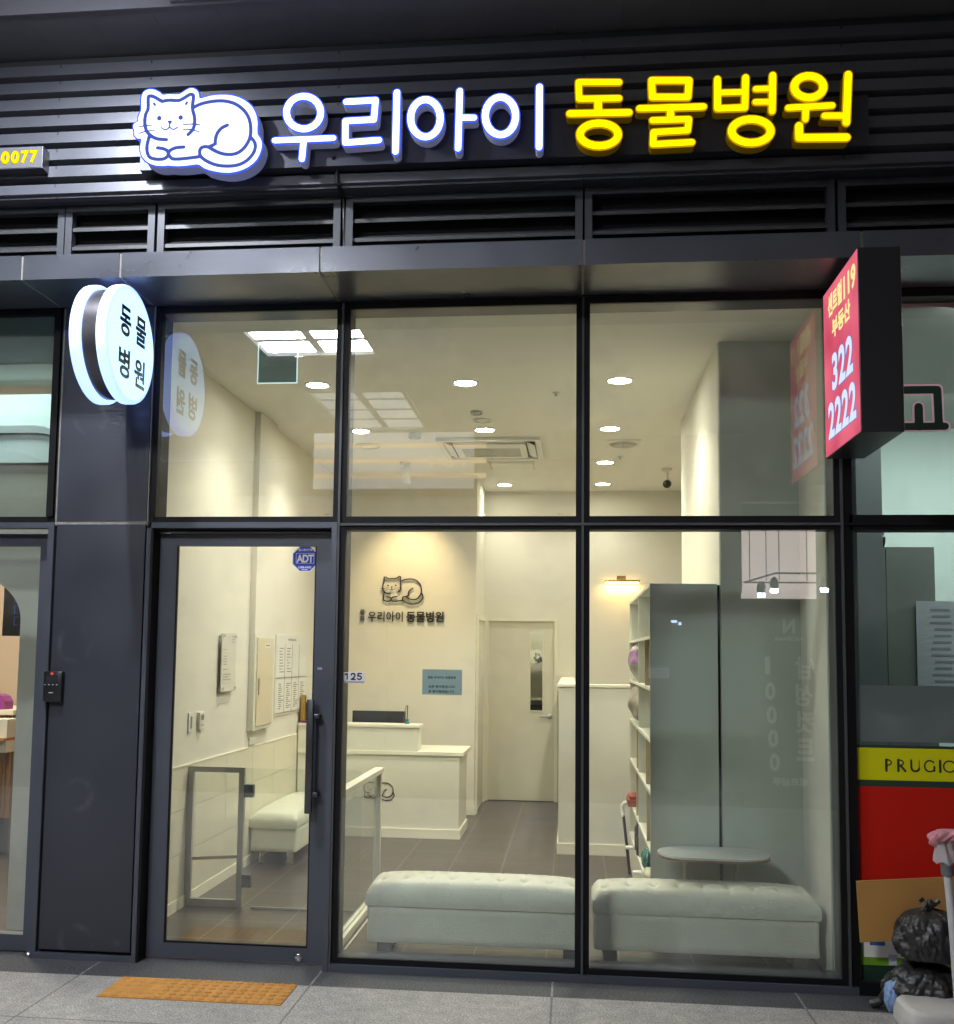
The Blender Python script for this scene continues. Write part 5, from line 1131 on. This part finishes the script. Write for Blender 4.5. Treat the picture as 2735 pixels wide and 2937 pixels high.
aim('right_shop_fill', 'AREA', (2.6, .35, 3.27), (2.2, 1.2, 0), 34, (.90, 1.0, .95), shape='RECTANGLE', size=1.6, size_y=.2)  # unseen fill added near the glass to light the cabinet fronts

aim('right_shop_rear_fill', 'AREA', (2.7, 1.7, 3.27), (2.7, 2.2, 0), 70, (.90, 1.0, .95), shape='RECTANGLE', size=1.2, size_y=.3)  # second unseen fill, added to brighten the wall behind
# ------------------------------------------------------------------ rubbish in front of the right shop
cb = MB().box(0, .62, -.0025, .0025, 0, .285)
cbo = single('cardboard_sheet', cb, mat('brown_cardboard', (.46, .235, .06), .8, var=.08, vscale=6, bump=.05, bscale=90), 'flat brown cardboard sheet leaning against the red banner', 'cardboard')
cbo.location = (1.318, -.10, .266); cbo.rotation_euler = (math.radians(8), math.radians(-4.5), 0)
wx0, wx1 = PY(2478, 2720, .03)[0], PY(2600, 2720, .03)[0]; wz = PY(2500, 2745, .03)[2]
obj('white_print', MB().box(wx0, wx1, YB - .0031, YB - .0024, wz, .33), M_PAPER, ba)
obj('blue_print', MB().box(PY(2494, 2705, .03)[0], PY(2538, 2705, .03)[0], YB - .0038, YB - .0032, PY(2500, 2711, .03)[2], .30), mat('carton_blue', (.04, .14, .38), .5), ba)
obj('grey_print', MB().box(PY(2548, 2750, .03)[0], PY(2572, 2750, .03)[0], YB - .0038, YB - .0032, PY(2560, 2769, .03)[2], PY(2560, 2738, .03)[2]), mat('flap_grey', (.45, .48, .55), .6), ba)
from mathutils import noise as mnoise
def sack(name, c, rx, ry, rz, m, label, seed, tied=True, flat=.25):
    rr = random.Random(seed); ph = [rr.random() * 6.28 for _ in range(8)]
    def fn(u, v):
        a = 2 * math.pi * u; p = math.pi * v
        s = math.sin(p) ** .75
        q = Vector((math.cos(a) * 2.2, math.sin(a) * 2.2, v * 3.2)) + Vector((seed, seed * .7, 0))
        cr = sum(abs(mnoise.noise(q * f_)) * w_ for f_, w_ in ((1.0, .22), (2.1, .13), (4.3, .07), (8.5, .035)))
        k = .93 + cr + .03 * math.sin(7 * a + ph[0] + 2.5 * v)
        z = -math.cos(p); z = z if z > -flat * 2 else -flat * 2 + (z + flat * 2) * .15
        pinch = 1 - .5 * max(0, v - .82) / .18
        return (c[0] + rx * s * k * pinch * math.cos(a), c[1] + ry * s * k * pinch * math.sin(a), c[2] + rz * z * (1 + .05 * math.sin(5 * a + ph[4])))
    t = thing(name, label, 'rubbish bag', (c[0], c[1], c[2] - rz * flat * 2))
    obj('sack', MB().grid(fn, 150, 70), m, t, True)
    if tied:
        k = MB(); z0 = c[2] + rz * .96
        for j in range(5):
            a = j * 1.3 + ph[5]; k.tube([(c[0], c[1], z0 - .01), (c[0] + .012 * math.cos(a), c[1] + .012 * math.sin(a), z0 + .02), (c[0] + .04 * math.cos(a), c[1] + .03 * math.sin(a), z0 + .035 + .012 * (j % 2))], [.012, .008, .013], 7)
        obj('knot', k, m, t, True)
    return t
M_SACK = mat('black_bin_liner', (.020, .019, .019), .42, var=.2, vscale=12, bump=.5, bscale=45)
sack('rubbish_bag', (1.590, -.22, .315), .150, .13, .135, M_SACK, 'bulging black rubbish bag tied at the top, stacked above another', 21)
sack('rubbish_bag', (1.570, -.20, .100), .160, .13, .115, M_SACK, 'flattened black rubbish bag lying on pavement under the tied one', 33, False, .38)
sack('blue_bag', (1.432, -.225, .070), .046, .05, .072, mat('blue_plastic', (.20, .30, .50), .35, bump=.3, bscale=30), 'small pale blue plastic bag squeezed beside the black rubbish bags', 41, False, .45)
single('bag_tail', MB().tube(catmull([(1.345, -.17, .018), (1.375, -.19, .035), (1.400, -.20, .085), (1.425, -.20, .15)]), [.020] * 9 + [.018] * 8 + [.012] * 8, 9), M_SACK, 'twisted black plastic tail trailing left from the lower rubbish bag', 'rubbish bag', smooth=True)
sb_ = thing('sign_stand', 'pale plastic stand base with a grey pole topped by pink cloth', 'stand', (1.60, -.42, 0))
def basefn(u, v):
    a = 2 * math.pi * u; e = .38
    ca, sa = math.cos(a), math.sin(a)
    px = math.copysign(abs(ca) ** e, ca); py = math.copysign(abs(sa) ** e, sa)
    prof = [(1.0, 0.0), (1.02, .012), (1.0, .05), (.95, .085), (.88, .098), (.4, .104), (0.0, .105)]
    k = v * (len(prof) - 1); i = min(int(k), len(prof) - 2); f = k - i
    r = prof[i][0] * (1 - f) + prof[i + 1][0] * f; z = prof[i][1] * (1 - f) + prof[i + 1][1] * f
    lift = .022 * math.exp(-((px * r - .0) / .55) ** 2) * (1 - min(1, z / .03)) if r > .9 else 0
    return (1.60 + .205 * px * r, -.41 + .145 * py * r, .002 + z + lift)
obj('base', MB().grid(basefn, 72, 36), mat('beige_plastic', (.44, .42, .39), .5, var=.05, vscale=8, bump=.05, bscale=200), sb_, True)
obj('pole', MB().tube([(1.632, -.43, .10), (1.618, -.43, .40), (1.600, -.43, .655)], [.0185, .0175, .0165], 18), mat('grey_pole', (.45, .44, .45), .35), sb_, True)
obj('collar', MB().lathe((1.601, -.43, .640), (-.07, 0, 1), [(.022, 0), (.026, .01), (.024, .05), (.028, .06), (.019, .075), (.0001, .075)], 24), mat('collar_grey', (.14, .14, .145), .4), sb_, True)
wrapm = mat('clear_wrap', (.55, .53, .53), .12, alpha=.55)
def wrapfn(u, v):
    a = 2 * math.pi * u; r = .046 - .018 * v + .005 * math.sin(7 * a + 3 * v)
    return (1.594 + r * math.cos(a) - .004 * v, -.43 + r * math.sin(a), .695 + .095 * v + .006 * math.sin(5 * a))
obj('plastic_wrap', MB().grid(wrapfn, 40, 10), wrapm, sb_, True)
def clothfn(u, v):
    a = 2 * math.pi * u; s = math.sin(math.pi * v) ** .6
    k = 1 + .16 * math.sin(6 * a + 5 * v) + .10 * math.sin(11 * a - 9 * v)
    return (1.612 + .075 * s * k * math.cos(a) + .03 * (v - .5), -.43 + .045 * s * k * math.sin(a), .808 + .032 * -math.cos(math.pi * v) * (1 + .25 * math.cos(a * 2)) - .012 * math.cos(a) ** 2)
obj('cloth', MB().grid(clothfn, 60, 26), mat('pink_cloth', (.50, .21, .24), .9, var=.2, vscale=25, bump=.3, bscale=150), sb_, True)

# ------------------------------------------------------------------ across the alley, seen only in the glass
YO = -6.1
ow = thing('opposite_facade', 'shopfront across the alley mirrored faintly in the window glass', 'shopfront', (0, YO - .1, 0))
M_OPP = mat('opposite_dark', (.035, .036, .04), .6, var=.1)
obj('wall', MB().box(-9, -2.0, YO - .25, YO - .10, 0, 3.30).box(-2.0, .55, YO - .25, YO - .10, 2.2, 3.30).box(.55, 1.80, YO - .25, YO - .10, 2.25, 3.95).box(2.82, 9, YO - .25, YO - .10, 0, 3.95).box(1.80, 2.82, YO - .25, YO - .10, 3.22, 3.95).box(1.80, 2.82, YO - .25, YO - .16, .0, .15), M_OPP, ow)
obj('lower_window', MB().box(.55, 1.80, YO - .20, YO - .17, .15, 2.25).box(1.80, 2.82, YO - .20, YO - .17, .15, 2.19), mat('opposite_glass_dark', (.018, .02, .022), .1), ow)
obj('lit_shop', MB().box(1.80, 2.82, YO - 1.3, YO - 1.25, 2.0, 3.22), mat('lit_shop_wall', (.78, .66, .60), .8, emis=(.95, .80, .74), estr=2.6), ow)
obj('dark_glass', MB().box(-2.0, .55, YO - .20, YO - .17, .0, 2.2), MATS['opposite_glass_dark'], ow)
pl = thing('track_light', 'hanging track light mirrored in the right window', 'track light', (2.3, YO - .7, 2.4))
tk = MB()
for x_ in (1.98, 2.16, 2.30, 2.60): tk.cyl((x_, YO - .7, 2.42), (x_, YO - .7, 3.2), .005)
tk.cyl((1.92, YO - .7, 2.40), (2.30, YO - .9, 2.52), .011).cyl((2.30, YO - .9, 2.52), (2.8, YO - .9, 2.52), .011).cyl((1.92, YO - .7, 2.40), (2.8, YO - .7, 2.40), .009)
obj('rail', tk, M_BLK, pl)
for x_, z_ in ((2.10, 2.34), (2.24, 2.39), (2.78, 2.40)):
    b = obj('lamp', MB().lathe((x_, YO - .68, z_), 'z', [(.045, -.06), (.05, 0), (.04, .04), (.012, .07)], 20), M_BLK, pl, True)
    obj('bulb', MB().lathe((x_, YO - .68, z_ - .0605), 'z', [(.044, 0), (.042, -.045), (.0001, -.05)], 20), glow('track_bulb', (.62, .74, 1.0), 60), b, True)
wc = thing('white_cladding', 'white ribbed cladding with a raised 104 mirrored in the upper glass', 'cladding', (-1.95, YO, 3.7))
M_WC = mat('glowing_white_slab', (.78, .79, .80), .5, emis=(.9, .95, 1), estr=.35); M_WCW = mat('glowing_timber_strip', (.62, .45, .25), .5, emis=(1.0, .72, .38), estr=1.2)  # no light sources: glow added to slabs and strips to brighten their mirror image
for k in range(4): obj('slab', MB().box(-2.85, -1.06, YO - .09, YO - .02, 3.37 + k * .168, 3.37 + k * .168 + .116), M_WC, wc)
for k in range(3): obj('glowing_timber_strip', MB().box(-2.85, -.93, YO - .09, YO - .035, 3.487 + k * .168, 3.487 + k * .168 + .050), M_WCW, wc)
obj('lettering', text('104', 'lettering', mat('number_cream', (.70, .60, .42), .5, emis=(1, .85, .6), estr=.8), (-1.36, YO + .03, 3.66), (-1, 0, 0), ZU, wid=.42, hei=.15, depth=.03, bold=.01), None, wc)  # number gets added glow as well
M_VINYL = mat('white_vinyl', (.82, .82, .80), .5)
vt = thing('vinyl_lettering', 'white Korean price lettering mirrored in the lower right glass', 'lettering', (2.25, YO - .15, 1))
def opp_text(s, x, z, wid, hei): obj('lettering', text(s, 'lettering', M_VINYL, (x, YO - .16, z), (-1, 0, 0), ZU, wid=wid, hei=hei, depth=.002, bold=.035), None, vt)
opp_text('1', 2.065, 1.485, .055, .185)
for k in range(4): opp_text('0', 2.090 + .012 * k, 1.215 - k * .247, .105, .185)
for k, ch in enumerate('남성컷트'): opp_text(ch, 2.44, 1.46 - k * .283, .18, .235)
opp_text('셀프샴푸', 2.285, .275, .36, .085); opp_text('NICEHAIR', 2.28, 1.765, .30, .042); opp_text('N', 2.29, 1.90, .13, .15)
bl = thing('opposite_notice', 'notice with a blue heading mirrored on the bookshelf end', 'notice', (.93, YO - .15, 1.4))
obj('sheet', MB().box(.82, 1.04, YO - .165, YO - .162, 1.335, 1.47), M_VINYL, bl)
obj('heading', MB().box(.82, 1.04, YO - .1618, YO - .1612, 1.440, 1.47), mat('heading_blue', (.10, .16, .45), .5), bl)
q = MB()
for k in range(5): q.box(.835, 1.03, YO - .1618, YO - .1612, 1.345 + k * .018, 1.352 + k * .018)
obj('print', q, MATS['poster_print'], bl)
sm = thing('blue_lamp', 'pair of small bluish lamps mirrored on the bookshelf end', 'lamp', (1.12, YO - .3, 1.92))
obj('housing', MB().box(1.05, 1.20, YO - .165, YO - .155, 1.885, 1.97), M_BLK, sm)
obj('lens', MB().box(1.065, 1.125, YO - .1545, YO - .150, 1.925, 1.952).box(1.140, 1.172, YO - .1545, YO - .150, 1.900, 1.930), glow('blue_lens', (.5, .65, 1.0), 9), sm)
